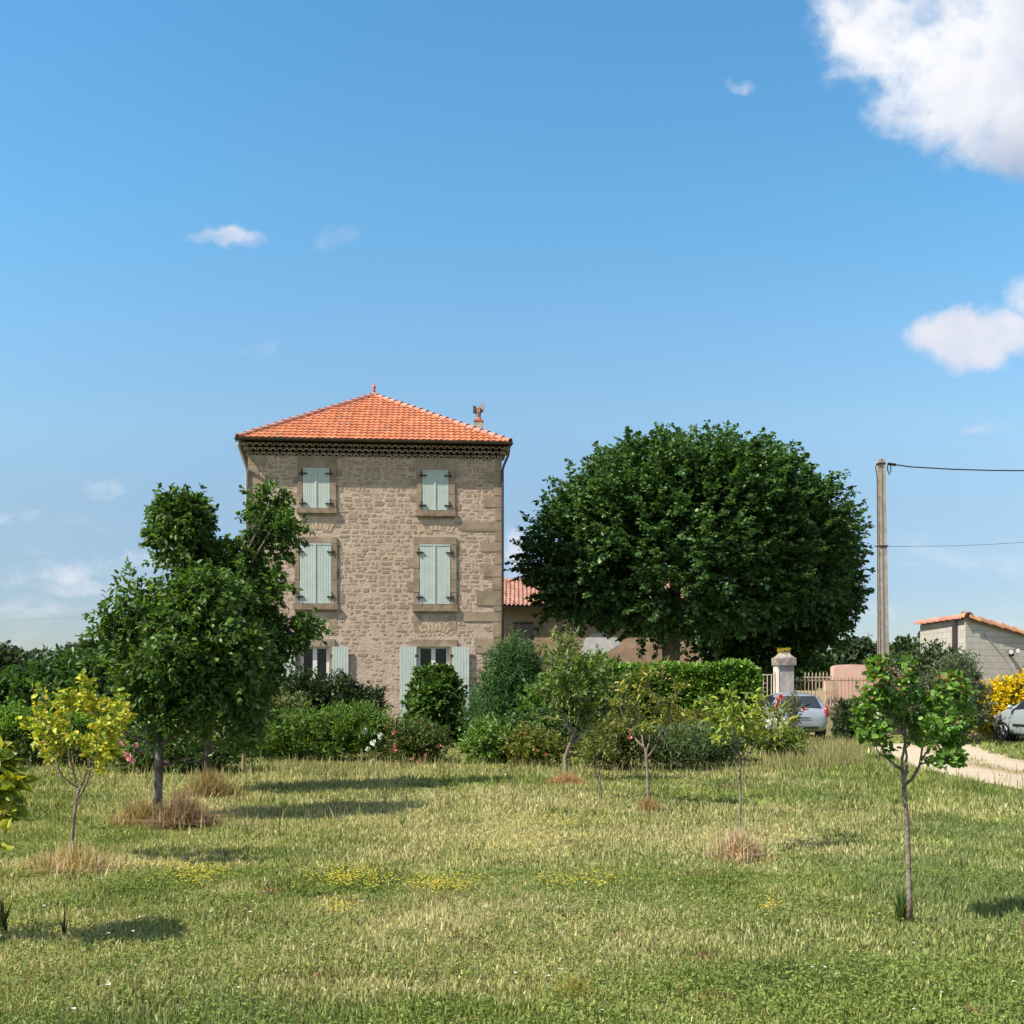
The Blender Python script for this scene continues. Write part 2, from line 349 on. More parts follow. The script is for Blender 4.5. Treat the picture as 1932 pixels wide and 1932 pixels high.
def drive():
    ys = np.arange(-4, 29.01, .25); n = 26; V = []; 
    for y in ys:
        L, R = drive_x(y)
        for i in range(n):
            t = i/(n-1); e = 0
            if i in (0, n-1): e = (vnoise(np.array([[y*1.3, i]]), 4)[0]-.5)*.9
            V.append((L+(R-L)*t+e, y, .012+.02*math.sin(t*math.pi)))
    V = np.array(V); I = np.arange(len(ys)*n).reshape(len(ys), n)
    Q = np.stack([I[:-1, :-1], I[:-1, 1:], I[1:, 1:], I[1:, :-1]], -1).reshape(-1, 4)
    t = np.tile(np.linspace(0, 1, n), len(ys)); nn = fbm(V[:, :2]*1.2, 9); 
    dirt = np.clip(1-np.abs(t-.52)/.16, 0, 1)*np.clip((nn-.15)*2.6, 0, 1)
    dirt = np.maximum(dirt, np.clip((t-.82)*4, 0, 1)*np.clip((nn-.3)*4, 0, 1))
    c = np.array([.70,.60,.46])[None]*(1-dirt[:, None])+np.array([.40,.29,.14])*dirt[:, None]
    me = npmesh('gravel_drive', V, Q, c)
    m = bpy.data.materials.new('pale_gravel'); m.use_nodes = True; tt = NT(m.node_tree); b = m.node_tree.nodes['Principled BSDF']
    at = tt.n('ShaderNodeAttribute', attribute_name='tint').outputs['Color']; co = tt.n('ShaderNodeTexCoord').outputs['Object']
    n1 = tt.noise(co, 40, 6, .8); n2 = tt.noise(co, 3, 6, .7)
    c = tt.mix(tt.ss(n1, .42, .6), tt.mix(1., at, rgb(.55,.52,.46), blend='MULTIPLY'), at)
    c = tt.mix(tt.ss(n2, .5, .72), c, tt.mix(1., at, rgb(.7,.62,.5), blend='MULTIPLY'))
    tt.put(b.inputs['Base Color'], c); b.inputs['Roughness'].default_value = 1
    bp = tt.n('ShaderNodeBump'); bp.inputs['Distance'].default_value = .03; tt.put(bp.inputs['Height'], n1); tt.put(b.inputs['Normal'], bp.outputs[0])
    link('driveway', me, m, None, kind='structure')
drive()

def blades(name, x, y, h, wd, col, m=GRASS, lean=.5, label=None, cat=None, kind=None, parent=None, z0=-.03, seg=2, fold=0, ang=None, group=None):
    n = len(x); a = RNG.random(n)*2*math.pi if ang is None else ang; la = RNG.random(n)*2*math.pi
    ln = h*lean*(RNG.random(n)**1.2)
    d = np.stack([np.cos(a), np.sin(a), np.zeros(n)], 1)*(wd/2)[:, None]
    base = np.stack([x, y, np.full(n, z0)], 1); L = np.stack([np.cos(la)*ln, np.sin(la)*ln, np.zeros(n)], 1)
    tip = base+L+np.stack([np.zeros(n), np.zeros(n), np.sqrt(np.maximum(h**2-ln**2, (h*.3)**2))-z0*0], 1)
    if seg == 1:
        V = np.stack([base-d, base+d, tip], 1).reshape(-1, 3); Q = np.arange(n*3).reshape(n, 3); C = np.repeat(col, 3, 0)
        me = npmesh(name, V, Q, C)
    else:
        mid = base*.5+tip*.5-L*.18+np.array([0, 0, .05])*h[:, None]*1.0
        V = np.stack([base-d, base+d, mid+d*.85, mid-d*.85, tip], 1).reshape(-1, 3)
        I = (np.arange(n)*5)[:, None]
        Q = np.concatenate([I+np.array([0, 1, 2]), I+np.array([0, 2, 3]), I+np.array([3, 2, 4])], 0); C = np.repeat(col, 5, 0)
        me = npmesh(name, V, Q, C)
    return link(name, me, m, parent, label=label, cat=cat, kind=kind, group=group)
def scatter(y0, y1, dens, wfun):
    """uniform points in a view wedge"""
    n0 = int(dens*(y1-y0)*(wfun(y1)*2)); y = RNG.random(n0)*(y1-y0)+y0; x = (RNG.random(n0)*2-1)*wfun(y1)
    k = np.abs(x) < wfun(y); return x[k], y[k]
wedge = lambda y: y*.66+3.4
def lawn():
    X = []; Y = []; H = []; Wd = []
    for y0, y1, dn, h, wd in ((3.6,6.2,6000,.034,.0105),(6.2,9,4200,.040,.0115),(9,13,2600,.043,.013),(13,18,1300,.054,.018),(18,24,600,.066,.026),(24,34,200,.085,.04)):
        x, y = scatter(y0, y1, dn, wedge); L, R = drive_x(y)
        e = (vnoise(np.stack([x*0, y*1.5], 1), 2)-.5)*.5
        strip = (x > L+(R-L)*.42+e) & (x < L+(R-L)*.60+e) & (RNG.random(len(x)) < .10)
        k = (x < L+.05+e*.5) | (x > R-.3+e) | strip
        k &= ~((y > 34.5) & (x < 0))
        k &= (np.abs(x) < y*.54+1.4) | (RNG.random(len(x)) < .5)
        x, y, R = x[k], y[k], R[k]; q = fbm(np.stack([x, y], 1)*.8, 41); q2 = fbm(np.stack([x, y], 1)*3.2, 47)
        hh = h*(.4+1.2*RNG.random(len(x)))*(.2+.8*q+1.*q2)
        r = np.clip((966+x*F/y-1350)/300, 0, 1)*np.clip((y-12)/4, 0, 1); hh *= 1+.7*r*np.where((x > R), 0, 1)
        X.append(x); Y.append(y); H.append(hh); Wd.append(np.full(len(x), wd)*(.6+.8*RNG.random(len(x))))
    x, y, h, wd = map(np.concatenate, (X, Y, H, Wd))
    c = lawn_col(x, y, RNG.random(len(x)))*(.58+.88*RNG.random(len(x)))[:, None]
    blades('lawn_grass', x, y, h, wd, c, label='mown mixed green and straw coloured grass of the lawn', cat='grass', kind='stuff', lean=.88)
    # small round weed leaves low in the turf
    x, y = scatter(3.6, 9.0, 1500, wedge); L, R = drive_x(y); k = x < L; x, y = x[k], y[k]
    k = fbm(np.stack([x, y], 1)*1.1, 61) > .40; x, y = x[k], y[k]; n = len(x)
    p = np.stack([x, y, .0+.03*RNG.random(n)], 1)
    c = np.array([.16,.225,.055])*(.7+.8*RNG.random(n))[:, None]
    leafobj('clover_leaves', p, None, .016+.010*RNG.random(n), c, GRASS, flat=.45, wide=.6, label='low clover and plantain leaves in the near turf', cat='ground cover', kind='stuff')
    # long grass and seed heads at the border
    xs = []; ys = []; hs = []
    x, y = scatter(17.5, 21.5, 130, lambda y: y*.6); L, R = drive_x(y)
    q = np.clip((y-17.5+1.3*(fbm(np.stack([x*.7, y], 1), 71)-.5)*2)/2.6, 0, 1); k = (RNG.random(len(x)) < q) & (x < L-.3)
    xs.append(x[k]); ys.append(y[k]); hs.append((.08+.26*RNG.random(k.sum())**2))
    n = 9000; y = 20+8*RNG.random(n); u = 1440+190*RNG.random(n)+0; x = (u-966)*y/F; L, R = drive_x(y); k = x < L-.1
    xs.append(x[k]); ys.append(y[k]); hs.append(.12+.34*RNG.random(k.sum())**1.6)
    n = 2600; y = 11+8*RNG.random(n); x = (RNG.random(n)*2-1)*y*.5; k = fbm(np.stack([x, y], 1)*.5, 90) > .52
    xs.append(x[k]); ys.append(y[k]); hs.append(.12+.14*RNG.random(k.sum()))
    x, y, h = map(np.concatenate, (xs, ys, hs)); n = len(x); k = RNG.random(n)[:, None]
    c = np.where(RNG.random(n)[:, None] < .45, np.array([.50,.41,.22])*(1-k*.3), np.array([.14,.19,.06])+k*np.array([.12,.10,.04]))
    blades('long_grass', x, y, h, .008+.014*RNG.random(n), c, lean=.5, label='unmown long grass with straw seed heads along the garden border', cat='grass', kind='stuff')
    # yellow trefoil drifts, white daisies
    pts = []
    for (u0, u1, v0, v1, n) in ((300,430,1640,1672,420),(590,730,1652,1682,520),(750,900,1666,1690,420),(900,1200,1540,1580,520),(1010,1180,1660,1690,300),(600,680,1712,1732,90),(1430,1480,1712,1730,60),(880,1100,1580,1620,200)):
        u = np.clip(RNG.normal((u0+u1)/2, (u1-u0)/3.6, n), u0-40, u1+40); v = RNG.normal((v0+v1)/2, (v1-v0)/3., n)
        y = F*EYE/np.maximum(v-HZ, 50); pts.append(np.stack([(u-966)*y/F, y, .05+.04*RNG.random(n)], 1))
    p = np.concatenate(pts); n = len(p)
    leafobj('yellow_wildflowers', p, None, .012+.010*RNG.random(n), np.array([.62,.52,.05])*(.75+.4*RNG.random(n))[:, None], FLOWERM, flat=.9, wide=.9, label='drifts of tiny yellow wildflowers in the lawn', cat='wildflowers', kind='stuff')
    n = 75; v = 1650+280*RNG.random(n)**1.1; u = 1932*RNG.random(n); y = F*EYE/(v-HZ); p = np.stack([(u-966)*y/F, y, .05+.03*RNG.random(n)], 1)
    leafobj('white_daisies', p, None, .013+.012*RNG.random(n), np.tile([.66,.68,.60], (n, 1)), FLOWERM, flat=.9, wide=1., label='scattered small white daisies in the lawn', cat='wildflowers', kind='stuff')

def leafgeo(p, d, size, col, flat=.5, wide=.6, fold=.25):
    """two-triangle folded leaves; p base (n,3), d direction or None"""
    n = len(p); size = np.broadcast_to(size, (n,))
    if d is None:
        a = RNG.random(n)*2*math.pi; d = np.stack([np.cos(a), np.sin(a), (RNG.random(n)-.5)*(1-flat)*2], 1)
    d = d/np.linalg.norm(d, axis=1)[:, None]
    up = RNG.normal(0, 1-flat, (n, 3))*1.0+np.array([0, 0, 1.0])
    r = np.cross(d, up); r /= np.maximum(np.linalg.norm(r, axis=1), 1e-4)[:, None]; nn = np.cross(r, d)
    s = size[:, None]; tip = p+d*s; m = p+d*s*.42
    m2 = p+d*s*.72-nn*s*.05; m1 = p+d*s*.28; e = nn*s*fold*.4; w1 = r*s*wide*.46; w2 = r*s*wide*.40
    V = np.stack([p, m1-w1+e, m2-w2+e*.8, tip-nn*s*.12, m2+w2+e*.8, m1+w1+e], 1).reshape(-1, 3); I = (np.arange(n)*6)[:, None]
    Q = np.concatenate([I+np.array([0, 1, 2, 3]), I+np.array([0, 3, 4, 5])], 0)
    return V, Q, np.repeat(col, 6, 0)
def leafobj(name, p, d, size, col, m=LEAF, parent=None, flat=.5, wide=.6, fold=.25, label=None, cat=None, kind=None, group=None):
    V, Q, C = leafgeo(p, d, size, col, flat, wide, fold)
    return link(name, npmesh(name, V, Q, C), m, parent, label=label, cat=cat, kind=kind, group=group)
lawn()

def palette(n, cols, wts=None, twig=None, jit=.22):
    cols = np.array(cols); k = RNG.choice(len(cols), n, p=None if wts is None else np.array(wts)/sum(wts))
    return cols[k]*(1+jit*(RNG.random(n)-.5)*2)[:, None]
def sphere_dirs(n):
    v = RNG.normal(0, 1, (n, 3)); return v/np.linalg.norm(v, axis=1)[:, None]
def crown_pts(lobes, ntw, per, twl, up=.25, out=.9, droop=0., inner=.62, nfreq=1.6, namp=.3, seed=0, gap=0., zf=1.):
    """lobes [(c3, r3, weight)]: leafy twigs through the volume -> leaf base points, dirs, twig ids"""
    wts = np.array([l[2] for l in lobes], float); wts /= wts.sum(); k = RNG.choice(len(lobes), ntw, p=wts)
    C = np.array([l[0] for l in lobes])[k]; R = np.array([l[1] for l in lobes])[k]
    dr = sphere_dirs(ntw)
    rad = inner+(1-inner)*RNG.random(ntw)**.8
    rad = np.where(RNG.random(ntw) < .15, RNG.random(ntw)*inner+.1, rad)
    rad *= 1+namp*(fbm(dr*nfreq+seed*3.1+k[:, None]*5, seed)-.5)*2
    base = C+dr*R*rad[:, None]
    td = dr*out+np.array([0, 0, up])+RNG.normal(0, .35, (ntw, 3)); td /= np.linalg.norm(td, axis=1)[:, None]
    keep = base[:, 2] > .05
    if gap > 0: keep &= fbm(base*1.1+seed, seed+5) > gap
    base, td = base[keep], td[keep]; n = len(base)
    L = twl*(.6+.8*RNG.random(n))
    t = RNG.random((n, per))**.9
    t3 = t[:, :, None]; pts = base[:, None]+td[:, None]*(t3*L[:, None, None]); pts[:, :, 2] -= droop*(t**2)*L[:, None]
    pts += RNG.normal(0, .13*twl, pts.shape)*(.30+.9*(1-t3))*np.array([1., 1., zf])
    ld = td[:, None]*.8+RNG.normal(0, .65, pts.shape)*np.array([1., 1., .4+.6*zf])
    ids = np.repeat(np.arange(n), per)
    p = pts.reshape(-1, 3); ld = ld.reshape(-1, 3); z = p[:, 2] > .02
    return p[z], ld[z], ids[z], base, td, L
def crown(parent, lobes, ntw, per, leaf, twl, cols, wts=None, m=LEAF, name='crown', flat=.45, wide=.62, tipcol=None, ldroop=.0, **kw):
    p, ld, ids, base, td, L = crown_pts(lobes, ntw, per, twl, **kw)
    n = len(p); c = palette(n, cols, wts); tj = .82+.36*RNG.random(ids.max()+1); c = c*tj[ids][:, None]
    ld[:, 2] -= ldroop
    if tipcol is not None:
        q = (RNG.random(ids.max()+1) < tipcol[1])[ids]; c[q] = np.array(tipcol[0])*(.7+.6*RNG.random(q.sum()))[:, None]
    leafobj(name, p, ld, leaf*(.65+.7*RNG.random(n)), c, m, parent, flat=flat, wide=wide)
    return base, td, L
def curve(a, b, sag=0., k=6, jit=0.):
    a = np.array(a, float); b = np.array(b, float); out = []
    for i in range(k+1):
        t = i/k; p = a*(1-t)+b*t; p[2] += sag*math.sin(math.pi*t); 
        if 0 < i < k: p += RNG.normal(0, jit, 3)
        out.append(p)
    return out

# ---------------------------------------------------------------- the stone house
HA = np.array([(469-966)*35.7/F, 35.7]); E = .075; SX = -.17
def H(a, b, z):
    """a along the facade, b back (negative: proud of it)"""
    if b < .8: return (HA[0]+a+b*(-.075), HA[1]+E*a+b, z)
    return (HA[0]+a+b*SX, HA[1]+E*a+b, z)
def fac(u, v):
    k = (u-966)/F; a = (k*HA[1]-HA[0])/(1-E*k); y = HA[1]+E*a; return a, EYE+(HZ-v)*y/F
def hbox(mb, a0, a1, b0, b1, z0, z1):
    return mb.box8([H(a0,b0,z0),H(a1,b0,z0),H(a1,b1,z0),H(a0,b1,z0),H(a0,b0,z1),H(a1,b0,z1),H(a1,b1,z1),H(a0,b1,z1)])
HW = fac(945.5, 1000)[0]; HD = 8.6; WT = fac(700, 862)[1]
house = thing('stone_house', 'three-storey rubble stone house with a red tiled hip roof and pale green shutters', 'house', H(HW/2, 0, 0))
wins = []   # a0,a1,z0,z1,open
for (u0, u1, v0, v1, o) in ((571,623,883,960,0),(796,847,887,964,0),(565,626,1025,1140,0),(791,850,1027,1141,0),(566,621,1220,1368,1),(787,848,1220,1368,1)):
    a0, z1 = fac(u0, v0); a1, z0 = fac(u1, v1); wins.append((a0, a1, z0, z1, o))
def walls():
    mb = MB(); A = sorted({0, HW} | {w_[0] for w_ in wins} | {w_[1] for w_ in wins}); Z = sorted({-.2, WT} | {w_[2] for w_ in wins} | {w_[3] for w_ in wins})
    for i in range(len(A)-1):
        for j in range(len(Z)-1):
            ca, cz = (A[i]+A[i+1])/2, (Z[j]+Z[j+1])/2
            if any(w_[0] < ca < w_[1] and w_[2] < cz < w_[3] for w_ in wins): continue
            mb.add([H(A[i],0,Z[j]),H(A[i+1],0,Z[j]),H(A[i+1],0,Z[j+1]),H(A[i],0,Z[j+1])], [(0,1,2,3)])
    for (a0, a1, z0, z1, o) in wins:
        mb.add([H(a0,0,z0),H(a0,0,z1),H(a0,.3,z1),H(a0,.3,z0)], [(0,1,2,3)]); mb.add([H(a1,0,z0),H(a1,.3,z0),H(a1,.3,z1),H(a1,0,z1)], [(0,1,2,3)])
        mb.add([H(a0,0,z1),H(a1,0,z1),H(a1,.3,z1),H(a0,.3,z1)], [(0,1,2,3)]); mb.add([H(a0,0,z0),H(a0,.3,z0),H(a1,.3,z0),H(a1,0,z0)], [(0,1,2,3)])
    nfront = len(mb.f)
    f = [H(0,0,-.2),H(HW,0,-.2),H(HW,HD,-.2),H(0,HD,-.2)]; g = [(p[0],p[1],WT) for p in f]
    mb.add([f[1],f[2],g[2],g[1]], [(0,1,2,3)]); mb.add([f[2],f[3],g[3],g[2]], [(0,1,2,3)]); mb.add([f[3],f[0],g[0],g[3]], [(0,1,2,3)])
    nside = len(mb.f); tint = [(0, 0, 0)]*len(mb.v)
    # coursed rubble: every stone an irregular block face a little proud of the pointing
    z = .9; 
    while z < WT-.06:
        ch = random.uniform(.09, .215); a = -random.random()*.3
        while a < HW:
            wd_ = random.choice((.13,.18,.23,.28,.34,.44))*random.uniform(.8, 1.2); low = min(1, max(0, (6.0-z)/4.5))
            sub = 2 if (ch > .19 and random.random() < .3) else 1
            for q in range(sub):
                h_ = ch/sub; zc = z+h_*(q+.5)+random.uniform(-.03, .03); ac = a+wd_/2; sw = wd_/2-random.uniform(.004, .018); sh_ = h_/2-random.uniform(.004, .016)
                if random.random() < .05+.38*low or (z < 2.4 and random.random() < .5): continue
                k_ = random.uniform(.84, 1.04)-.22*low*random.random(); sw *= k_; sh_ *= k_*(1-.15*low)
                if sw < .03 or sh_ < .02 or ac-sw < .02 or ac+sw > HW-.02: continue
                if any(w_[0]-.26 < ac+sw and ac-sw < w_[1]+.26 and w_[2]-.34 < zc+sh_ and zc-sh_ < w_[3]+.34 and w_[0]-.20 < ac+sw and ac-sw < w_[1]+.20 for w_ in wins): continue
                n_ = 10; rot = random.uniform(-.10, .10); dp = random.uniform(.003, .012); ring = []
                for j in range(n_):
                    t_ = 2*math.pi*j/n_+random.uniform(-.12, .12); cx_, sx_ = math.cos(t_), math.sin(t_); e_ = .40
                    xx = sw*math.copysign(abs(cx_)**e_, cx_)*random.uniform(.84, 1.06); zz = sh_*math.copysign(abs(sx_)**e_, sx_)*random.uniform(.80, 1.08); ring.append((ac+xx+zz*rot, zc+zz+xx*rot*.6))
                tn = (random.random(), random.random(), random.random())
                cen = [H(ac+(x_-ac)*.80, -dp, zc+(z_-zc)*.78) for x_, z_ in ring]; out_ = [H(x_, .004, z_) for x_, z_ in ring]
                mb.add(out_+cen, [tuple(range(n_, 2*n_))]+[(j, (j+1) % n_, n_+(j+1) % n_, n_+j) for j in range(n_)]); tint += [tn]*(2*n_)
            a += wd_
        z += ch
    me = bpy.data.meshes.new('wall'); me.from_pydata(mb.v, [], mb.f); at = me.attributes.new('tint', 'FLOAT_COLOR', 'POINT'); at.data.foreach_set('color', np.array([(*c, 1) for c in tint], np.float32).ravel())
    me.materials.append(MORTAR); me.materials.append(STONE); me.materials.append(RUB)
    me.polygons.foreach_set('material_index', [0 if i < nfront else (2 if i < nside else 1) for i in range(len(me.polygons))])
    link('wall', me, None, house)
walls()
def quoins():
    def lists(z1a, z2a):
        out = []
        for (y0, y1, xe) in z1a: out.append((709.4+y0/3.368, 709.4+y1/3.368, 422.6+xe/3.368))
        for (y0, y1, xe) in z2a: out.append((981.1+y0/3.368, 981.1+y1/3.368, 422.6+xe/3.368))
        return out
    R = lists([(520,608,1724),(610,680,1655),(682,762,1712),(765,836,1650),(838,920,1722),(924,976,1500)],
              [(10,70,1500),(74,136,1722),(139,202,1635),(206,281,1722),(285,362,1650),(366,446,1704),(450,545,1605),(549,582,1712),(586,645,1520),(649,748,1708),(752,847,1594),(850,926,1704),(930,1000,1618)])
    mb = MB()
    for (v0, v1, ue) in R:
        a0, zt = fac(ue, v0); _, zb = fac(ue, v1); dp = .02+.012*random.random()
        hbox(mb, a0, HW+.02, -dp, .5, zb+.012, zt)
    mb.build('quoins', BRWN, house)
    mb = MB(); z = WT; i = 0
    while z > .5:
        h = random.uniform(.30, .42); ln = (.62, .34, .95, .36)[i % 4]+random.uniform(-.04, .06); dp = .02+.012*random.random()
        hbox(mb, -.02, ln, -dp, .5, z-h+.014, z); z -= h; i += 1
    mb.build('quoins', BRWN, house)
quoins()
ARCH = mat('orange_voussoir', (.41,.315,.225), .9, (.45,.35,.255), 6, .4, 25, c3=(.46,.30,.18), c3s=3)
def arch_row(u0, u1, v0, v1):
    mb = MB(); n = 9; a0, zt = fac(u0, v0); a1, zb = fac(u1, v1); zm = (zt+zb)/2; hh = (zt-zb)/2
    for i in range(n):
        t0 = i/n+.012; t1 = (i+1)/n-.012; c = (t0+t1)/2; rise = .10*(1-(2*c-1)**2); k = .06*(2*c-1)
        x0 = a0+(a1-a0)*t0; x1 = a0+(a1-a0)*t1; d = -.006-.012*random.random(); j = random.uniform(-.02, .03)
        mb.box8([H(x0-k,d,zm-hh+rise),H(x1-k,d,zm-hh+rise),H(x1-k,.1,zm-hh+rise),H(x0-k,.1,zm-hh+rise),H(x0+k,d,zm+hh+rise+j),H(x1+k,d,zm+hh+rise+j),H(x1+k,.1,zm+hh+rise+j),H(x0+k,.1,zm+hh+rise+j)])
    mb.build('relieving_arch', ARCH, house)
def surround(wn, uo0, uo1, vtop, vsill0, vsill1, top=False):
    a0, a1, z0, z1, o = wn; b0 = fac(uo0, vtop)[0]; b1, zt = fac(uo1, vtop)
    mb = MB(); n = 5 if not o else 6; D = -.06
    hbox(mb, b0, b1, D-.004, .25, z1+.002, zt)                 # lintel
    for s, (x0, x1) in enumerate(((b0, a0), (a1, b1))):
        zz = z0
        for i in range(n):
            h = (z1-z0)/n; dd = D+random.uniform(-.006, .006); ex = (.0, .14)[(i+s) % 2]*(1 if n == 5 else 1)
            hbox(mb, x0, x1, dd, .24, zz+.008, zz+h)
            if ex:   # bonding block flush in the wall
                if s == 0: hbox(mb, x0-ex*random.uniform(.8,1.8), x0-.003, -.012, .2, zz+.03, zz+h*.9)
                else: hbox(mb, x1+.003, x1+ex*random.uniform(.8,1.8), -.012, .2, zz+.03, zz+h*.9)
            zz += h
    mb.build('window_surround', BRWN, house)
    if not o:
        mb = MB(); _, s1 = fac(700, vsill0); _, s0 = fac(700, vsill1)
        hbox(mb, b0-.03, b1+.03, -.13, .25, s0, z0-.003); hbox(mb, b0+.02, b1-.02, -.07, .25, s0-.07, s0-.003)
        mb.build('window_sill', SILL, house)
        if not top:
            _, q = fac(700, vsill1+3)
            for (x0, x1) in ((b0+.0, b0+.26), (b1-.27, b1+.0)): mb = MB(); hbox(mb, x0, x1, -.014, .2, q-.60, q-.075); mb.build('apron_block', BRWN, house)
SU = [(562,634,862,961,970,1),(786,858,868,964,973,1),(556,636,1014,1141,1151,0),(780,861,1014,1143,1153,0),(557,632,1206,0,0,0),(776,862,1207,0,0,0)]
for wn_, su in zip(wins, SU): surround(wn_, *su)
arch_row(566, 628, 991, 1004); arch_row(787, 856, 993, 1006); arch_row(574, 618, 1184, 1195); arch_row(783, 848, 1184, 1195)
def shutter(a0, a1, z0, z1, b, hinge_side=None, tt=.04):
    mb = MB(); n = 6; wd = (a1-a0)/n
    for i in range(n): hbox(mb, a0+i*wd+.004, a0+(i+1)*wd-.004, b-tt, b-.008, z0, z1)
    hbox(mb, a0, a1, b-.012, b, z0+.01, z1-.01)
    s = mb.build('shutter', SHUT, house); return s
def closed_pair(wn_):
    a0, a1, z0, z1, o = wn_; g = .012; m = (a0+a1)/2
    s1 = shutter(a0+g, m-.006, z0+.02, z1-g, -.01); s2 = shutter(m+.006, a1-g, z0+.02, z1-g, -.01)
    mb = MB(); hbox(mb, m-.05, m+.012, -.075, -.051, z0+.01, z1-.005); mb.build('cover_strip', SHUT, s1)
    mb = MB(); hbox(mb, a0, a1, -.065, -.048, z1-.05, z1-.004); mb.build('top_batten', SHUT, s1)
    for s, x, sg in ((s1, a0, 1), (s2, a1, -1)):
        for z in (z0+(z1-z0)*.12, z0+(z1-z0)*.86):
            mb = MB(); hbox(mb, min(x-.10*sg, x+.16*sg), max(x-.10*sg, x+.16*sg), -.10, -.062, z-.022, z+.022)
            mb.tube([H(x-.01*sg,-.10,z-.07), H(x-.01*sg,-.10,z+.16)], .022, 6)
            mb.build('hinge', IRON, s)
    mb = MB(); hbox(mb, a0+.002, a1-.002, .15, .2, z0+.002, z1-.002); mb.build('window', GLASS, house)
for w_ in wins[:4]: closed_pair(w_)
def french(wn_, uL, uR):
    a0, a1, z0, z1, o = wn_; b0, b1 = .12, .18
    mb = MB(); fr = .06; m = (a0+a1)/2
    hbox(mb, a0+.002, a0+fr, b0, b1, z0, z1-.002); hbox(mb, a1-fr, a1-.002, b0, b1, z0, z1-.002); hbox(mb, a0+fr, a1-fr, b0, b1, z1-fr, z1-.002); hbox(mb, a0+fr, a1-fr, b0, b1, z0, z0+.25)
    hbox(mb, m-.075, m+.075, b0-.015, b1, z0+.25, z1-fr); hbox(mb, a0+fr+.005, a0+fr+.05, b0+.01, b1, z0+.25, z1-fr); hbox(mb, a1-fr-.05, a1-fr-.005, b0+.01, b1, z0+.25, z1-fr)
    wd = mb.build('window', FRAME, house)
    for x0, x1 in ((a0+fr, m-.075), (m+.075, a1-fr)):
        mb = MB(); hbox(mb, x0, x1, b0+.03, b1+.0, z0+.25, z1-fr); mb.build('pane', GLASS, wd)
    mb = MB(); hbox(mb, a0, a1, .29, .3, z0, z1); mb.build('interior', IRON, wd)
    for (u0, u1) in (uL, uR):
        x0 = fac(u0, 1300)[0]; x1 = fac(u1, 1300)[0]; s = shutter(x0, x1, z0+.02, z1-.0, -.09)
        mb = MB(); k = x1 if u0 < (560 if a0 < 3 else 780) else x0
        mb.tube([H(x0+.18,-.135,z0+1.25), H((x0+x1)/2+.02,-.15,z0+1.21), H(x1-.1,-.135,z0+1.25)], .013, 6); mb.build('handle', IRON, s)
        for z in (z0+.35, z0+(z1-z0)*.88):
            mb = MB(); hbox(mb, k-.05, k+.05, -.13, -.07, z-.05, z+.05); mb.build('hinge', IRON, s)
french(wins[4], (527,558), (627,658)); french(wins[5], (754,786), (853,885))
# roof
ez = fac(709, 835)[1]; OV = .42
OX = .27; RC = [np.array(H(-OX, -OV, ez)), np.array(H(HW+OX, -OV, ez)), np.array(H(HW+OX, HD+OV, ez)), np.array(H(-OX, HD+OV, ez))]
APX = P(705.5, 746, 40.2)
def tri_roof(A, B, T, pitch, row, amp, name, m, parent, lift=.035):
    A, B, T = map(np.array, (A, B, T)); ax = B-A; L = np.linalg.norm(ax); ax /= L; s0 = np.dot(T-A, ax); foot = A+ax*s0; up = T-foot; HH = np.linalg.norm(up); up /= HH
    nm = np.cross(ax, up); nm = nm if nm[2] > 0 else -nm
    V = []; Q = []; C = []; nr = int(math.ceil(HH/row)); k = 8
    for r in range(nr):
        t0 = r*row; t1 = min(HH, t0+row*1.04); 
        def lim(t): f = t/HH; return s0*f, L+(s0-L)*f
        l0, r0 = lim(t0); 
        i0 = int(math.floor(l0/pitch)); i1 = int(math.ceil(r0/pitch))
        for i in range(i0, i1):
            rr = (random.random(), random.random(), 0); jl = random.uniform(-.004, .008)
            for j in range(k):
                xa = (i+j/k)*pitch; xb = (i+(j+1)/k)*pitch; quad = []
                la, ra = lim(t1)
                for (x, t, lf) in ((xa, t0, lift+jl), (xb, t0, lift+jl), (xb, t1, 0), (xa, t1, 0)):
                    lo, hi = lim(t); xc = min(max(x, lo), hi)
                    ph = (xc/pitch) % 1.0; z = amp*(math.cos(2*math.pi*ph)*.5+.5)**.8
                    quad.append(A+ax*xc+up*t+nm*(z+lf))
                if np.linalg.norm(quad[0]-quad[1]) < 1e-5 and np.linalg.norm(quad[2]-quad[3]) < 1e-5: continue
                n0 = len(V); V += quad; Q.append((n0, n0+1, n0+2, n0+3)); C += [rr]*4
                # front lip
                xc0, xc1 = quad[0], quad[1]; n0 = len(V); V += [xc0-nm*(lift+.012), xc1-nm*(lift+.012), xc1, xc0]; Q.append((n0, n0+1, n0+2, n0+3)); C += [rr]*4
    return V, Q, C
V = []; Q = []; C = []
for i in range(4):
    v, q, c = tri_roof(RC[i], RC[(i+1) % 4], APX, .205, .315, .028, 'roof', TILE, house)
    Q += [tuple(j+len(V) for j in f) for f in q]; V += v; C += c
roof = link('roof', npmesh('roof', V, Q, np.array(C)), TILE, house)
mb = MB(); lo = [c-np.array([0,0,.03]) for c in RC]; mb.add(lo+[APX-np.array([0,0,.05])], [(0,1,4),(1,2,4),(2,3,4),(3,0,4),(3,2,1,0)]); mb.build('roof_deck', mat('deck_wood', (.12,.08,.06)), roof)
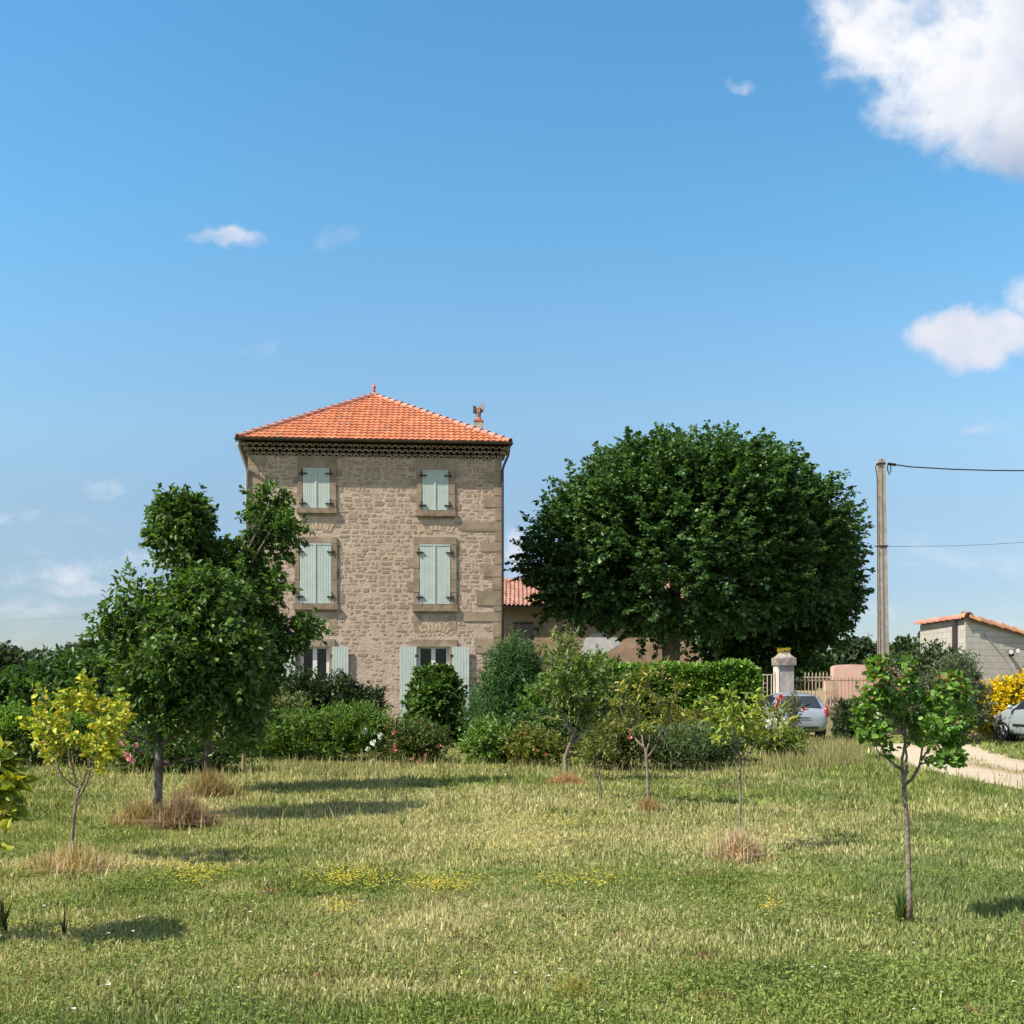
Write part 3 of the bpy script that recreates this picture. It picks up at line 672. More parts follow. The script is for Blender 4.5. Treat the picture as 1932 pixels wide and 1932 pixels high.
def halftiles(A, B, r, ln, name, m, parent, lift=.02, n=8):
    A = np.array(A, float); B = np.array(B, float); d = B-A; L = np.linalg.norm(d); d /= L; side = np.cross(d, [0, 0, 1.]); side /= np.linalg.norm(side); up = np.cross(side, d)
    V = []; Q = []; C = []; k = int(L/ln)
    for i in range(k+1):
        rr = (random.random(), random.random(), 0); p0 = A+d*(i*ln-.03); p1 = A+d*min(L, (i+1)*ln+.02); n0 = len(V); j0 = random.uniform(0, .012)
        for p, rad, lf in ((p0, r*1.12, lift+.03+j0), (p1, r*.9, lift)):
            for j in range(n+1):
                an = math.pi*(j/n*1.16-.08); V.append(p+side*math.cos(an)*rad+up*(math.sin(an)*rad*.95+lf-r*.35)); C.append(rr)
        for j in range(n): Q.append((n0+j, n0+j+1, n0+n+1+j+1, n0+n+1+j))
        n1 = len(V)
        for p, rad, lf in ((p0, r*1.12, lift+.03+j0), (p0, r*.95, lift+.012+j0)):
            for j in range(n+1):
                an = math.pi*(j/n*1.16-.08); V.append(p+side*math.cos(an)*rad+up*(math.sin(an)*rad*.95+lf-r*.35)); C.append((0, .99, 0))
        for j in range(n): Q.append((n1+j, n1+j+1, n1+n+1+j+1, n1+n+1+j))
    return link(name, npmesh(name, V, Q, np.array(C)), m, parent)
for i in range(4): halftiles(RC[i]+np.array([0,0,.02]), APX+np.array([0,0,.0]), .105, .36, 'ridge_tiles', RIDGE, roof)
FIN = mat('terracotta_finial', (.40,.13,.09), .7, (.50,.2,.15), 8)
mb = MB(); mb.lathe(APX+np.array([0,0,-.02]), [(.15,0),(.14,.06),(.07,.11),(.045,.17),(.075,.19),(.075,.21),(.035,.24),(.06,.29),(.085,.34),(.06,.39),(.025,.42),(.035,.46),(.0,.52)], 12); mb.build('finial', FIN, roof, True)
# genoise cornice: rows of canal tile ends
GEN = mat('cornice_tile', (.33,.25,.19), .9, (.22,.165,.125), 3, .3, 25, c3=(.42,.33,.26), c3s=2)
def genoise():
    mb = MB(); zt = ez-.10; rows = 3; rh = (zt-WT+.02)/rows; pitch = .225
    for r in range(rows):
        z0 = WT-.02+r*rh; pr = .06+.10*r; mz = z0+rh
        for side in range(4):
            L = (HW, HD, HW, HD)[side]; n = int((L+2*pr)/pitch); pt = (L+2*pr)/n
            for i in range(n):
                c = -pr+(i+.5)*pt
                arc = []
                for j in range(7):
                    an = math.pi*j/6; arc.append((c-math.cos(an)*pt*.47, z0+.005+math.sin(an)*rh*.80+(.006 if j in (0, 6) else 0)))
                def at(a, out, z):
                    if side == 0: return H(a, -out, z)
                    if side == 2: p = H(a, HD, z); return (p[0]+.075*out, p[1]+out, z)
                    if side == 1: p = H(HW, max(a, .81) if a > .8 else a, z); return (p[0]+out, p[1]+.08*out, z)
                    p = H(0, a, z); return (p[0]-out, p[1]-.08*out, z)
                outer = [at(a, pr, z) for a, z in arc]; inner = [at(a, -.02, z) for a, z in arc]; k = 7
                a2 = [(c+(a-c)*.62, z0+.005+(z-z0-.005)*.58) for a, z in arc]; inn = [at(a, pr, z) for a, z in a2]
                mb.add(outer+inner, [(j, j+1, k+j+1, k+j) for j in range(6)])
                mb.add(outer+inn, [(j, j+1, k+j+1, k+j) for j in range(6)])
            # mortar bed filling above the arches
            if side == 0: hbox(mb, -pr, HW+pr, -pr+.11, -.0, z0+rh*.80, mz)
            if side == 2: mb.box8([at(-pr,0,z0+rh*.80),at(HW+pr,0,z0+rh*.80),at(HW+pr,pr-.11,z0+rh*.80),at(-pr,pr-.11,z0+rh*.80),at(-pr,0,mz),at(HW+pr,0,mz),at(HW+pr,pr-.11,mz),at(-pr,pr-.11,mz)])
            if side in (1, 3): mb.box8([at(0,-.01,z0+rh*.80),at(HD,-.01,z0+rh*.80),at(HD,pr-.11,z0+rh*.80),at(0,pr-.11,z0+rh*.80),at(0,-.01,mz),at(HD,-.01,mz),at(HD,pr-.11,mz),at(0,pr-.11,mz)])
    mb.build('cornice', GEN, house)
genoise()
def gutter_prof(p0, p1, out, r=.075):
    p0 = np.array(p0); p1 = np.array(p1); out = np.array(out)
    V = []; F_ = []
    for p in (p0, p1):
        for j in range(9):
            an = math.pi+math.pi*j/8; V.append(p+out*math.cos(an)*r+np.array([0,0,1])*math.sin(an)*r)
        for j in range(9):
            an = 2*math.pi-math.pi*j/8; V.append(p+out*math.cos(an)*(r-.008)+np.array([0,0,1])*math.sin(an)*(r-.008))
    for j in range(17): F_.append((j, j+1, 18+j+1, 18+j))
    F_.append((17, 0, 18, 35)); F_.append(tuple(range(17, -1, -1))); F_.append(tuple(range(18, 36)))
    return V, F_
gz = ez-.02
for (i, out) in ((0, (.075,-1,0)), (1, (1,.17,0)), (2, (-.075,1,0)), (3, (-1,-.17,0))):
    o = np.array(out, float); mb = MB(); d = (RC[(i+1) % 4]-RC[i]); d /= np.linalg.norm(d)
    mb.add(*gutter_prof(RC[i]+o*.06-d*.1+np.array([0,0,-.02]), RC[(i+1) % 4]+o*.06+d*.1+np.array([0,0,-.02]), o)); mb.build('gutter', GUTM, house)
g = RC[1]+np.array([-.02,-.03,-.10]); c0 = np.array(H(HW+.05, -.06, WT-.25))
mb = MB(); mb.tube([g, g+[0,0,-.2], g+[-.03,0.05,-.36], g*.5+c0*.5+[.04,0,-.10], c0+[.05,0,.03], c0+[0,0,-.15], c0*[1,1,0]+[0,0,.3]], .042, 8); mb.build('downpipe', PIPEM, house, True)
g = RC[0]+np.array([.0,-.03,-.10]); c0 = np.array(H(-.06, -.07, WT-.6))
mb = MB(); mb.tube([g, g+[0,0,-.2], g*.5+c0*.5+[0,0,0], c0+[-.01,0,.1], c0+[0,0,-.15], c0*[1,1,0]+[0,0,.3]], .045, 8); mb.build('downpipe', GREYP, house, True)
# chimney
CHM = mat('rendered_chimney', (.40,.33,.28), .9, (.33,.27,.23), 6, .3)
cb = P(903, 800, 40.3); mb = MB(); s = .165
mb.box(cb[0]-s, cb[0]+s, cb[1]-s, cb[1]+s, 11.0, P(903,796,40.3)[2]); ch = mb.build('chimney', CHM, roof)
t0 = P(903,796,40.3)[2]; mb = MB(); mb.box(cb[0]-s-.025, cb[0]+s+.025, cb[1]-s-.025, cb[1]+s+.025, t0, t0+.055); mb.lathe((cb[0], cb[1], t0+.055), [(.11,0),(.10,.10),(.075,.13),(.075,.22)], 10); mb.build('chimney_cap', FIN, ch)
COW = mat('rusty_cowl', (.16,.10,.085), .8, (.30,.21,.18), 9)
tz = t0+.24; mb = MB(); mb.tube([(cb[0],cb[1],tz-.05),(cb[0],cb[1],tz+.28)], [.085,.11], 8)
for (ang, dx, h0, h1) in ((.5,-.155,.06,.36),(-.6,.15,.12,.46),(2.2,.02,.1,.34)):
    ca, sa = math.cos(ang), math.sin(ang); x0 = cb[0]+dx; hw = .11
    pts = [(x0-hw*ca*.6, cb[1]-.1-hw*sa), (x0+hw*ca*.6, cb[1]-.1+hw*sa), (x0+hw*ca*.6+.01, cb[1]-.07+hw*sa), (x0-hw*ca*.6+.01, cb[1]-.07-hw*sa)]
    mb.box8([(a, b, tz+h0) for a, b in pts]+[(a, b, tz+h1) for a, b in pts])
mb.build('chimney_cowl', COW, ch)
# cable along the wall at first-floor level
z = fac(900, 1279)[1]; mb = MB(); a_ = fac(884, 1279)[0]; mb.tube([H(a_,-.16,z-.005), H(HW+.05,-.12,z+.01), H(HW+.7,-.05,z+.0)], .014, 6); mb.build('iron_bar', IRON, house)

# ---------------------------------------------------------------- barn next to the house
REND = mat('brown_render', (.34,.245,.17), .95, (.42,.31,.22), 1.4, .5, 12, c3=(.47,.36,.26), c3s=.8)
by = lambda x: 51.5+.075*(x+.4)
barn = thing('barn', 'low farm building with rough brown render and a canal tiled roof behind the stone house', 'barn', (4.6, by(4.6), 0))
bx0, bx1 = -2.5, 9.9; BE = 5.72; BR = 7.42; BDp = 4.2
def B(x, b, z): return (x+b*SX*0, by(x)+b, z)
wx0, wx1, wz0, wz1 = (970-966)*51.6/F, (1006-966)*51.6/F, EYE+(HZ-1218)*51.6/F, EYE+(HZ-1173)*51.6/F
mb = MB(); xs = [bx0, wx0, wx1, bx1]; zs = [-.2, wz0, wz1, BE]
for i in range(3):
    for j in range(3):
        if i == 1 and j == 1: continue
        mb.add([B(xs[i],0,zs[j]),B(xs[i+1],0,zs[j]),B(xs[i+1],0,zs[j+1]),B(xs[i],0,zs[j+1])], [(0,1,2,3)])
mb.add([B(wx0,0,wz0),B(wx0,0,wz1),B(wx0,.25,wz1),B(wx0,.25,wz0)], [(0,1,2,3)]); mb.add([B(wx1,0,wz0),B(wx1,.25,wz0),B(wx1,.25,wz1),B(wx1,0,wz1)], [(0,1,2,3)])
mb.add([B(bx1,0,-.2),B(bx1,2*BDp,-.2),B(bx1,2*BDp,BE),B(bx1,BDp,BR-.08),B(bx1,0,BE)], [(0,1,2,3,4)]); mb.add([B(bx0,0,-.2),B(bx0,2*BDp,-.2),B(bx0,2*BDp,BE),B(bx0,BDp,BR-.08),B(bx0,0,BE)], [(4,3,2,1,0)])
mb.add([B(bx0,2*BDp,-.2),B(bx1,2*BDp,-.2),B(bx1,2*BDp,BE),B(bx0,2*BDp,BE)], [(3,2,1,0)])
mb.build('wall', REND, barn)
WOOD = mat('weathered_grey_wood', (.16,.13,.125), .9, (.25,.20,.19), 12, .3)
mb = MB()
for i in range(5):
    x0 = wx0+(wx1-wx0)*i/5+.006; q_ = .188; mb.box8([B(x0,.03,wz0),B(x0+q_,.03,wz0),B(x0+q_,.07,wz0),B(x0,.07,wz0),B(x0,.03,wz1),B(x0+q_,.03,wz1),B(x0+q_,.07,wz1),B(x0,.07,wz1)])
sh = mb.build('shutter', WOOD, barn)
for z in (wz0+.08, wz1-.1):
    mb = MB(); mb.box8([B(wx0-.06,.0,z),B(wx1+.03,.0,z),B(wx1+.03,.028,z),B(wx0-.06,.028,z),B(wx0-.06,.0,z+.04),B(wx1+.03,.0,z+.04),B(wx1+.03,.028,z+.04),B(wx0-.06,.028,z+.04)])
    mb.build('strap_hinge', IRON, sh)
mb = MB(); mb.box8([B(wx0-.05,-.05,wz0-.07),B(wx1+.05,-.05,wz0-.07),B(wx1+.05,.2,wz0-.07),B(wx0-.05,.2,wz0-.07),B(wx0-.05,-.05,wz0-.002),B(wx1+.05,-.05,wz0-.002),B(wx1+.05,.2,wz0-.002),B(wx0-.05,.2,wz0-.002)]); mb.build('window_sill', SILL, barn)
# limewashed patch and re-rendered patch
def patch(pts, m, name, off):
    mb = MB(); n = len(pts); f = []; 
    for (u, v) in pts:
        x = (u-966)/F*52.; f.append((x, EYE+(HZ-v)*by(x)/F))
    mb.add([B(x,-off,z) for x, z in f]+[B(x,.02,z) for x, z in f], [tuple(range(n))]+[(i, (i+1) % n, n+(i+1) % n, n+i) for i in range(n)]); mb.build(name, m, barn)
patch([(1086,1262),(1092,1248),(1100,1240),(1096,1226),(1104,1205),(1118,1196),(1140,1192),(1158,1196),(1170,1215),(1150,1228),(1130,1236),(1112,1250),(1104,1268)][::-1], mat('limewash', (.60,.60,.60), .9, (.50,.50,.52), 3, .2), 'limewash_patch', .006)
patch([(1078,1300),(1090,1272),(1108,1254),(1130,1240),(1155,1230),(1175,1230),(1200,1220),(1230,1214),(1260,1212),(1300,1222),(1320,1240),(1318,1300)][::-1], mat('smooth_render', (.37,.25,.18), .95, (.31,.21,.15), 2, .3), 'render_patch', .012)
def slab_roof(p00, p10, p11, p01, pitch, row, amp, name, m, parent):
    p00, p10, p11, p01 = map(lambda q: np.array(q, float), (p00, p10, p11, p01)); L = np.linalg.norm(p10-p00); HH = np.linalg.norm(p01-p00)
    nx = int(L/pitch); nr = int(HH/row); k = 8; nm = np.cross(p10-p00, p01-p00); nm /= np.linalg.norm(nm); nm = nm if nm[2] > 0 else -nm
    V = []; Q = []; C = []
    for r in range(nr):
        for i in range(nx):
            rr = (random.random(), random.random(), 0); jl = random.uniform(-.008, .012); n0 = len(V)
            for (t, lf) in ((r/nr, .035+jl), ((r+1.05)/nr, 0)):
                for j in range(k+1):
                    s_ = (i+j/k)/nx; ph = j/k; z = amp*math.sin(math.pi*min(1, ph/.62))*(1 if ph < .62 else 0) - (amp*.25*math.sin(math.pi*(ph-.62)/.38) if ph >= .62 else 0)
                    a = p00*(1-s_)+p10*s_; b = p01*(1-s_)+p11*s_; V.append(a*(1-t)+b*t+nm*(z+lf)); C.append(rr)
            for j in range(k): Q.append((n0+j, n0+j+1, n0+k+1+j+1, n0+k+1+j))
            n1 = len(V)
            for j in range(k+1): V.append(V[n0+j]-nm*.03); C.append(rr)
            for j in range(k): Q.append((n0+j, n0+j+1, n1+j+1, n1+j))
    return link(name, npmesh(name, V, Q, np.array(C)), m, parent)
br = slab_roof(B(bx0-.1,-.55,BE-.02), B(bx1+.1,-.55,BE-.02), B(bx1+.1,BDp,BR), B(bx0-.1,BDp,BR), .215, .33, .075, 'roof', CANAL, barn)
slab_roof(B(bx0-.1,2*BDp+.55,BE-.02), B(bx1+.1,2*BDp+.55,BE-.02), B(bx1+.1,BDp,BR), B(bx0-.1,BDp,BR), .215, .33, .075, 'roof', CANAL, barn)
mb = MB(); mb.box8([B(bx0-.05,-.5,BE-.10),B(bx1+.05,-.5,BE-.10),B(bx1+.05,.0,BE-.02),B(bx0-.05,.0,BE-.02),B(bx0-.05,-.5,BE-.06),B(bx1+.05,-.5,BE-.06),B(bx1+.05,.1,BE+.04),B(bx0-.05,.1,BE+.04)]); mb.build('eaves_board', WOOD, barn)
halftiles(B(bx0-.1,BDp,BR+.03), B(bx1+.1,BDp,BR+.03), .12, .36, 'ridge_tiles', RIDGE, br)
# ---------------------------------------------------------------- trees
def seg_limbs(mb, fork, targets, r0, r1=.02, sag=.0, jit=.03, k=6, n=7):
    for t in targets:
        pts = curve(fork, t, sag, k, jit); mb.tube(pts, list(np.linspace(r0, r1, k+1)), n)
LT = [((P(1240,960,33)), (4.4,3.6,3.2)), ]
lin = thing('linden_tree', 'huge round dark green linden standing behind the clipped hedge', 'tree', GU(1266, 40))
def LB(u, v, d, ru, rv, rd, wg): return (P(u, v, d), np.array([ru*d/F, rd, rv*d/F]), wg)
lobes = [LB(1270,1030,40.5,220,150,3.9,3.4), LB(1095,1050,40.5,92,88,2.5,1.3), LB(1205,950,40.5,120,84,2.9,1.5), LB(1395,950,40.5,135,86,3.0,1.7), LB(1300,906,40.5,135,58,2.8,1.3),
         LB(1476,1045,40.8,104,120,2.5,1.5), LB(1290,1110,40,205,80,3.3,1.5), LB(1115,1120,40.5,84,42,2.2,.6), LB(1140,985,40.5,80,70,2.4,.6), LB(1520,1000,41,64,80,2.2,.5)]
base, td, L = crown(lin, lobes, 4300, 44, .15, 1.05, [(.038,.090,.028),(.060,.135,.042),(.098,.195,.070),(.19,.31,.15)], [3,3,2,.8], inner=.66, up=.45, out=1.0, namp=.22, nfreq=2.8, seed=3, zf=.38, flat=.7, wide=.85, droop=.05, ldroop=.2)
mb = MB(); b0 = GU(1266, 40); fk = P(1266, 1205, 40)
mb.tube([b0-[0,0,.1], b0+[0,0,.5], b0*.4+fk*.6, fk, fk+[0,0,.5]], [.48,.38,.34,.36,.25], 10)
seg_limbs(mb, fk, [l[0]+np.array([0,0,.3]) for l in lobes]+[P(1180,1180,40),P(1370,1170,40),P(1420,1000,41)], .16, .03, .3, .12)
mb.build('trunk', BARKD, lin, True)
lin2 = thing('linden_tree', 'dark spreading tree behind the gate pillar, half hidden by the larger linden', 'tree', GU(1490, 44.5))
lobes = [LB(1503,1120,44.5,98,105,2.6,1.6), LB(1445,1185,44.5,105,66,2.6,1.0), LB(1535,1065,44.5,72,88,2.2,1.0), LB(1400,1215,44,80,52,2.0,.7), LB(1530,1165,44.5,40,38,1.8,.3)]
crown(lin2, lobes, 2300, 28, .165, .8, [(.036,.080,.020),(.056,.115,.028),(.085,.160,.042),(.15,.23,.08)], [3,3,1.6,.5], inner=.6, up=.25, out=1.0, namp=.2, nfreq=2.2, seed=8, flat=.62, wide=.8, droop=.1, ldroop=.25, zf=.4)
mb = MB(); b0 = GU(1490, 44.5); fk = P(1490, 1235, 44.5); mb.tube([b0-[0,0,.1], b0+[0,0,.6], fk], [.35,.28,.25], 9); seg_limbs(mb, fk, [l[0] for l in lobes], .12, .03, .2, .1); mb.build('trunk', BARKD, lin2, True)

# the two young shade trees in the lawn
t1 = thing('shade_tree', 'broad green lawn tree with a grey trunk beside a heap of dead grass', 'tree', GU(295, 12.6))
lobes = [LB(372,1235,12.6,84,92,.7,2.0), LB(272,1300,12.5,52,56,.5,.9), LB(432,1285,12.7,56,72,.6,1.0), LB(330,1170,12.7,62,58,.5,.8), LB(308,1366,12.4,62,30,.5,.8), LB(425,1364,12.6,60,30,.6,.7),
         LB(225,1205,12.6,30,34,.3,.22), LB(252,1135,12.6,16,40,.2,.12), LB(190,1220,12.6,14,22,.15,.08), LB(212,1160,12.6,8,14,.12,.03), LB(470,1225,12.7,22,30,.3,.25), LB(395,1120,12.7,40,34,.4,.4)]
G1 = [(.050,.105,.022),(.072,.145,.030),(.105,.195,.044),(.18,.27,.07)]
base, td, L = crown(t1, lobes, 2500, 13, .078, .27, G1, [3,3,2,.9], inner=.32, up=.1, out=.7, namp=.34, nfreq=2.6, seed=12, flat=.5, wide=.58, droop=.15, ldroop=.3, gap=.42)
mb = MB(); b0 = GU(296, 12.6); fk = P(300, 1432, 12.6); tp = P(300, 1250, 12.6)
mb.tube([b0, b0*.5+fk*.5, fk, P(298,1380,12.6), tp, P(330,1150,12.6)], [.066,.055,.055,.045,.03,.012], 9)
for a, b, r in (((300,1425),(215,1385),.026),((300,1415),(150,1330),.024),((300,1440),(345,1432),.022),((345,1432),(440,1395),.016),((298,1410),(380,1340),.028),((380,1340),(480,1260),.02),((298,1380),(250,1250),.02),((300,1340),(400,1240),.02),((300,1300),(225,1210),.015),((350,1438),(400,1425),.014)):
    mb.tube(curve(P(*a,12.6), P(*b,12.6+random.uniform(-.3,.3)), -.04, 5, .015), list(np.linspace(r, r*.45, 6)), 6)
mb.build('trunk', mat('streaked_grey_bark', (.065,.055,.048), .9, (.20,.18,.155), 7, .5, 30), t1, True)
t2 = thing('shade_tree', 'taller lawn tree with two rounded tops, behind the broad one', 'tree', GU(390, 15.8))
lobes = [LB(346,975,15.8,42,34,.45,.8), LB(342,1025,15.8,50,42,.5,.9), LB(508,948,15.8,36,30,.4,.6), LB(512,1000,15.8,44,46,.5,.9), LB(415,1085,15.8,62,52,.6,1.3), LB(475,1085,15.8,36,50,.5,.7),
         LB(450,1180,15.8,75,75,.8,1.3), LB(370,1190,15.8,70,80,.8,1.0), LB(470,1275,15.8,50,52,.6,.9), LB(400,1320,15.8,80,66,.8,1.0), LB(560,1195,15.8,24,12,.25,.18), LB(522,1215,15.8,22,14,.25,.18), LB(520,1110,15.8,14,18,.25,.10), LB(592,1183,15.8,6,6,.1,.03)]
base, td, L = crown(t2, lobes, 3000, 15, .082, .24, G1, [3.4,3,1.8,.6], inner=.5, up=.2, out=.75, namp=.24, nfreq=2.6, seed=17, flat=.5, wide=.62, droop=.1, ldroop=.25, gap=.38)
mb = MB(); b0 = GU(391, 15.8); fk = P(395, 1290, 15.8)
mb.tube([b0, b0*.5+fk*.5, fk, P(400,1190,15.8)], [.060,.052,.046,.04], 9); seg_limbs(mb, P(400,1195,15.8), [l[0] for l in lobes[:4]]+[P(540,1200,15.8)], .035, .01, .0, .03)
mb.tube([P(540,1200,15.8), P(598,1178,15.8)], [.012,.006], 5)
mb.build('trunk', BARKD, t2, True)

def sapling(name, label, base, d, fork, tips, r0, leaf, cols, wts, nl=420, wide=.62, subs=3, sublen=.28, group='young orchard trees in the lawn', m=LEAF, bark=BARK, lean=None, tipc=None, flat=.35, droop=.3, dz=.35, mid=None):
    t = thing(name, label, 'tree', GU(base, d), group)
    b0 = GU(base, d); fk = P(*fork, d); mb = MB()
    k1 = P(*mid, d) if mid else b0*.45+fk*.55+np.array([.012, 0, 0])
    mb.tube([b0-[0,0,.03], b0*.75+k1*.25, k1, k1*.4+fk*.6, fk], [r0*1.25,r0*1.05,r0*.95,r0*.9,r0*.85], 8)
    P_, D_, I_ = [], [], []
    nb = len(tips); srt = sorted(tips, key=lambda q: q[0]); ng = max(2, min(4, nb//3)); limb = {}
    for g in range(ng):
        grp = srt[g*nb//ng:(g+1)*nb//ng]; cu = sum(q[0] for q in grp)/len(grp); cv_ = sum(q[1] for q in grp)/len(grp)
        k_ = random.uniform(.42, .56); e = fk+(P(cu, cv_, d)-fk)*k_+np.array([0, random.uniform(-.6, .6)*dz, -.02])
        st_ = fk+(fk-k1)/max(np.linalg.norm(fk-k1), .01)*-.04*g*r0/.02
        lp = [st_*(1-q)+e*q+np.array([(e[0]-st_[0])*.22*math.sin(math.pi*q), 0, -.10*abs(e[0]-st_[0])*math.sin(math.pi*q)])+RNG.normal(0, .25*r0, 3)*(0 < q < 1) for q in np.linspace(0, 1, 6)]
        mb.tube(lp, list(np.linspace(r0*.66, r0*.36, 6)), 7)
        for q in grp: limb[tuple(q)] = lp
    for bi, tp in enumerate(tips):
        wt_ = tp[2] if len(tp) > 2 else 1.
        lp = limb[tuple(tp)]; fk_ = lp[random.choice((3, 4, 5, 5))]
        e = P(tp[0], tp[1], d+random.uniform(-dz, dz)); ln = np.linalg.norm(e-fk_)+.05
        pts = []
        for i in range(8):
            s_ = i/7; q = fk_*(1-s_)+e*s_; q = q+np.array([(e[0]-fk_[0])*.12*math.sin(math.pi*s_), 0, -.05*ln*math.sin(math.pi*s_)]); pts.append(q+RNG.normal(0, .010, 3)*(0 < i < 7))
        mb.tube(pts, list(np.linspace(r0*.34, r0*.10, 8)), 6)
        for _ in range(subs+4):
            i = random.choice((2,4,5,6,6,7,7)); q = pts[i]; dr = (e-fk_)/ln*.85+RNG.normal(0, .42, 3); dr[2] = abs(dr[2])*.5+dr[2]*.3; dr /= np.linalg.norm(dr); sl = sublen*random.uniform(.5, 1.1)
            q2 = q+dr*sl; mb.tube([q, q*.5+q2*.5+[0,0,.01], q2], [r0*.14, r0*.10, r0*.06], 5, False)
            n = int(nl*wt_/(nb*(subs+4)))
            s_ = RNG.random(n)**.8; P_.append(q+(q2-q)*s_[:, None]+RNG.normal(0, .022, (n, 3))); D_.append(dr*.7+RNG.normal(0, .7, (n, 3))); I_.append(np.full(n, e[2]))
    mb.build('trunk', bark, t, True)
    p = np.concatenate(P_); dd = np.concatenate(D_); dd[:, 2] -= droop; n = len(p); c = palette(n, cols, wts, jit=.3)
    if tipc is not None:
        q = (p[:, 2] > np.quantile(p[:, 2], .80)) & (RNG.random(n) < .2) ; c[q] = np.array(tipc)*(.7+.6*RNG.random(q.sum()))[:, None]
    leafobj('crown', p, dd, leaf*(.6+.75*RNG.random(n)), c, m, t, flat=flat, wide=wide)
    return t
YG = [(.20,.24,.030),(.32,.31,.035),(.42,.36,.04),(.11,.17,.03)]
s1 = sapling('young_tree', 'young tree with bright yellow leaves rising from a straw coloured clump', 133, 9.4, (148,1487), [(75,1365),(95,1390),(130,1320),(165,1305,1.4),(215,1330,1.4),(235,1345),(195,1380,1.3),(120,1350),(185,1340,1.5),(160,1400),(200,1420,.7),(90,1420,.7),(72,1325,.5)], .016, .052, [(.30,.38,.04),(.46,.48,.05),(.48,.42,.05),(.15,.25,.04)], [2,3,2.4,1.4], nl=1900, sublen=.19, wide=.72, mid=(140,1540))
s2 = sapling('young_tree', 'young broad-leaved tree with reddish new shoots, nearest the gravel drive', 1717, 7.0, (1703,1452), [(1632,1350,1.2),(1643,1318),(1655,1264,1.5),(1664,1300,1.3),(1690,1335),(1702,1300,.8),(1718,1268,.7),(1742,1325,1.2),(1772,1312,1.4),(1797,1292,1.6),(1802,1340,1.5),(1797,1388,1.5),(1790,1428,1.),(1766,1370,1.2),(1650,1378,1.)], .018, .046, [(.080,.175,.028),(.125,.25,.042),(.19,.33,.06),(.24,.19,.05)], [3,4,2,.4], nl=2500, wide=.80, tipc=(.22,.15,.05), mid=(1712,1560), sublen=.13)
s3 = sapling('young_tree', 'slender young tree with narrow yellow-green leaves above a pinkish dry clump', 1395, 10.2, (1395,1425), [(1345,1330),(1355,1360),(1378,1330),(1398,1318),(1420,1340,1.2),(1448,1318,1.2),(1440,1360,1.2),(1405,1370,1.3),(1370,1385,.8),(1465,1385,.9),(1480,1360,.6)], .013, .078, [(.18,.26,.035),(.28,.36,.045),(.38,.41,.06),(.10,.17,.03)], [2.5,3,2,1.5], nl=620, wide=.36, flat=.3)
s4 = sapling('young_tree', 'young tree with olive and bronze narrow leaves in front of the clipped hedge', 1223, 14.0, (1218,1412), [(1165,1320),(1180,1290),(1205,1300,1.2),(1225,1275,1.2),(1250,1265,1.2),(1275,1300,1.2),(1265,1340),(1240,1330,1.3),(1195,1350,1.3),(1215,1370),(1168,1365,.8),(1270,1375,.6)], .022, .085, [(.15,.20,.035),(.24,.27,.045),(.32,.27,.06),(.09,.14,.03)], [3,2.6,1.5,1.6], nl=900, wide=.34, flat=.3)
s5 = sapling('young_tree', 'smallest and thinnest young tree, with a short bushy crown', 1130, 14.8, (1131,1446), [(1108,1400),(1125,1375),(1140,1380),(1155,1400),(1150,1425),(1112,1425),(1133,1400),(1145,1360,.7)], .012, .06, [(.11,.15,.03),(.17,.20,.035),(.20,.20,.05)], [3,2,1], nl=520, wide=.4, sublen=.18)
s6 = sapling('young_tree', 'older garden tree with a crooked trunk and a full green crown at the border', 1069, 17.5, (1082,1385), [(1035,1310),(1045,1270),(1070,1245,1.2),(1100,1265,1.2),(1130,1260,1.2),(1150,1300),(1140,1340),(1110,1330,1.3),(1075,1320,1.3),(1050,1350),(1095,1360),(1165,1330,.8),(1060,1235)], .036, .09, [(.07,.125,.025),(.11,.175,.035),(.17,.23,.05),(.13,.12,.04)], [3,3,1.6,.6], nl=1700, wide=.5, sublen=.5, mid=(1066,1430))
# near branchy tree at the picture edge
s7 = sapling('young_tree', 'young tree with large yellow-green leaves, cut off by the picture edge', -150, 6.3, (-167,1560), [(-17,1420,1.3),(8,1455,1.5),(-7,1490,1.2),(-22,1445),(-62,1400),(-32,1520),(-2,1540,.5),(-27,1590,.4),(-92,1380),(-132,1350),(-192,1370),(-252,1400),(-92,1460),(-292,1460),(-212,1460)], .022, .095, [(.20,.25,.03),(.34,.34,.035),(.10,.16,.03)], [3,3,1.6], nl=900, wide=.62, sublen=.14, dz=.2, bark=BARKD)

# ---------------------------------------------------------------- dry clumps and weeds
def clump(name, label, u, d, rx, ry, h, n, cols, lean=1.1, group=None, hollow=False, cat='grass clump'):
    t = GU(u, d); r = np.minimum(np.abs(RNG.normal(0, .55, n)), 1.35); a = RNG.random(n)*2*math.pi
    x = t[0]+np.cos(a)*r*rx*.75; y = t[1]+np.sin(a)*r*ry*.75
    ang = None; hh = h*(.25+.95*RNG.random(n))*np.clip(1.05-.38*r**1.3, .3, 1.1)
    o = blades(name, x-t[0], y-t[1], hh, .005+.007*RNG.random(n)+.0003*d, palette(n, cols, jit=.3), lean=lean, label=label, cat=cat, group=group)
    o.location = (t[0], t[1], 0); return o
clump('dry_grass_clump', 'straw coloured grass clump around the foot of the yellow young tree', 135, 9.1, .72, .5, .26, 1900, [(.58,.46,.26),(.48,.38,.20),(.30,.30,.12),(.66,.54,.36)], 1.8, group='dry grass clumps at tree feet')
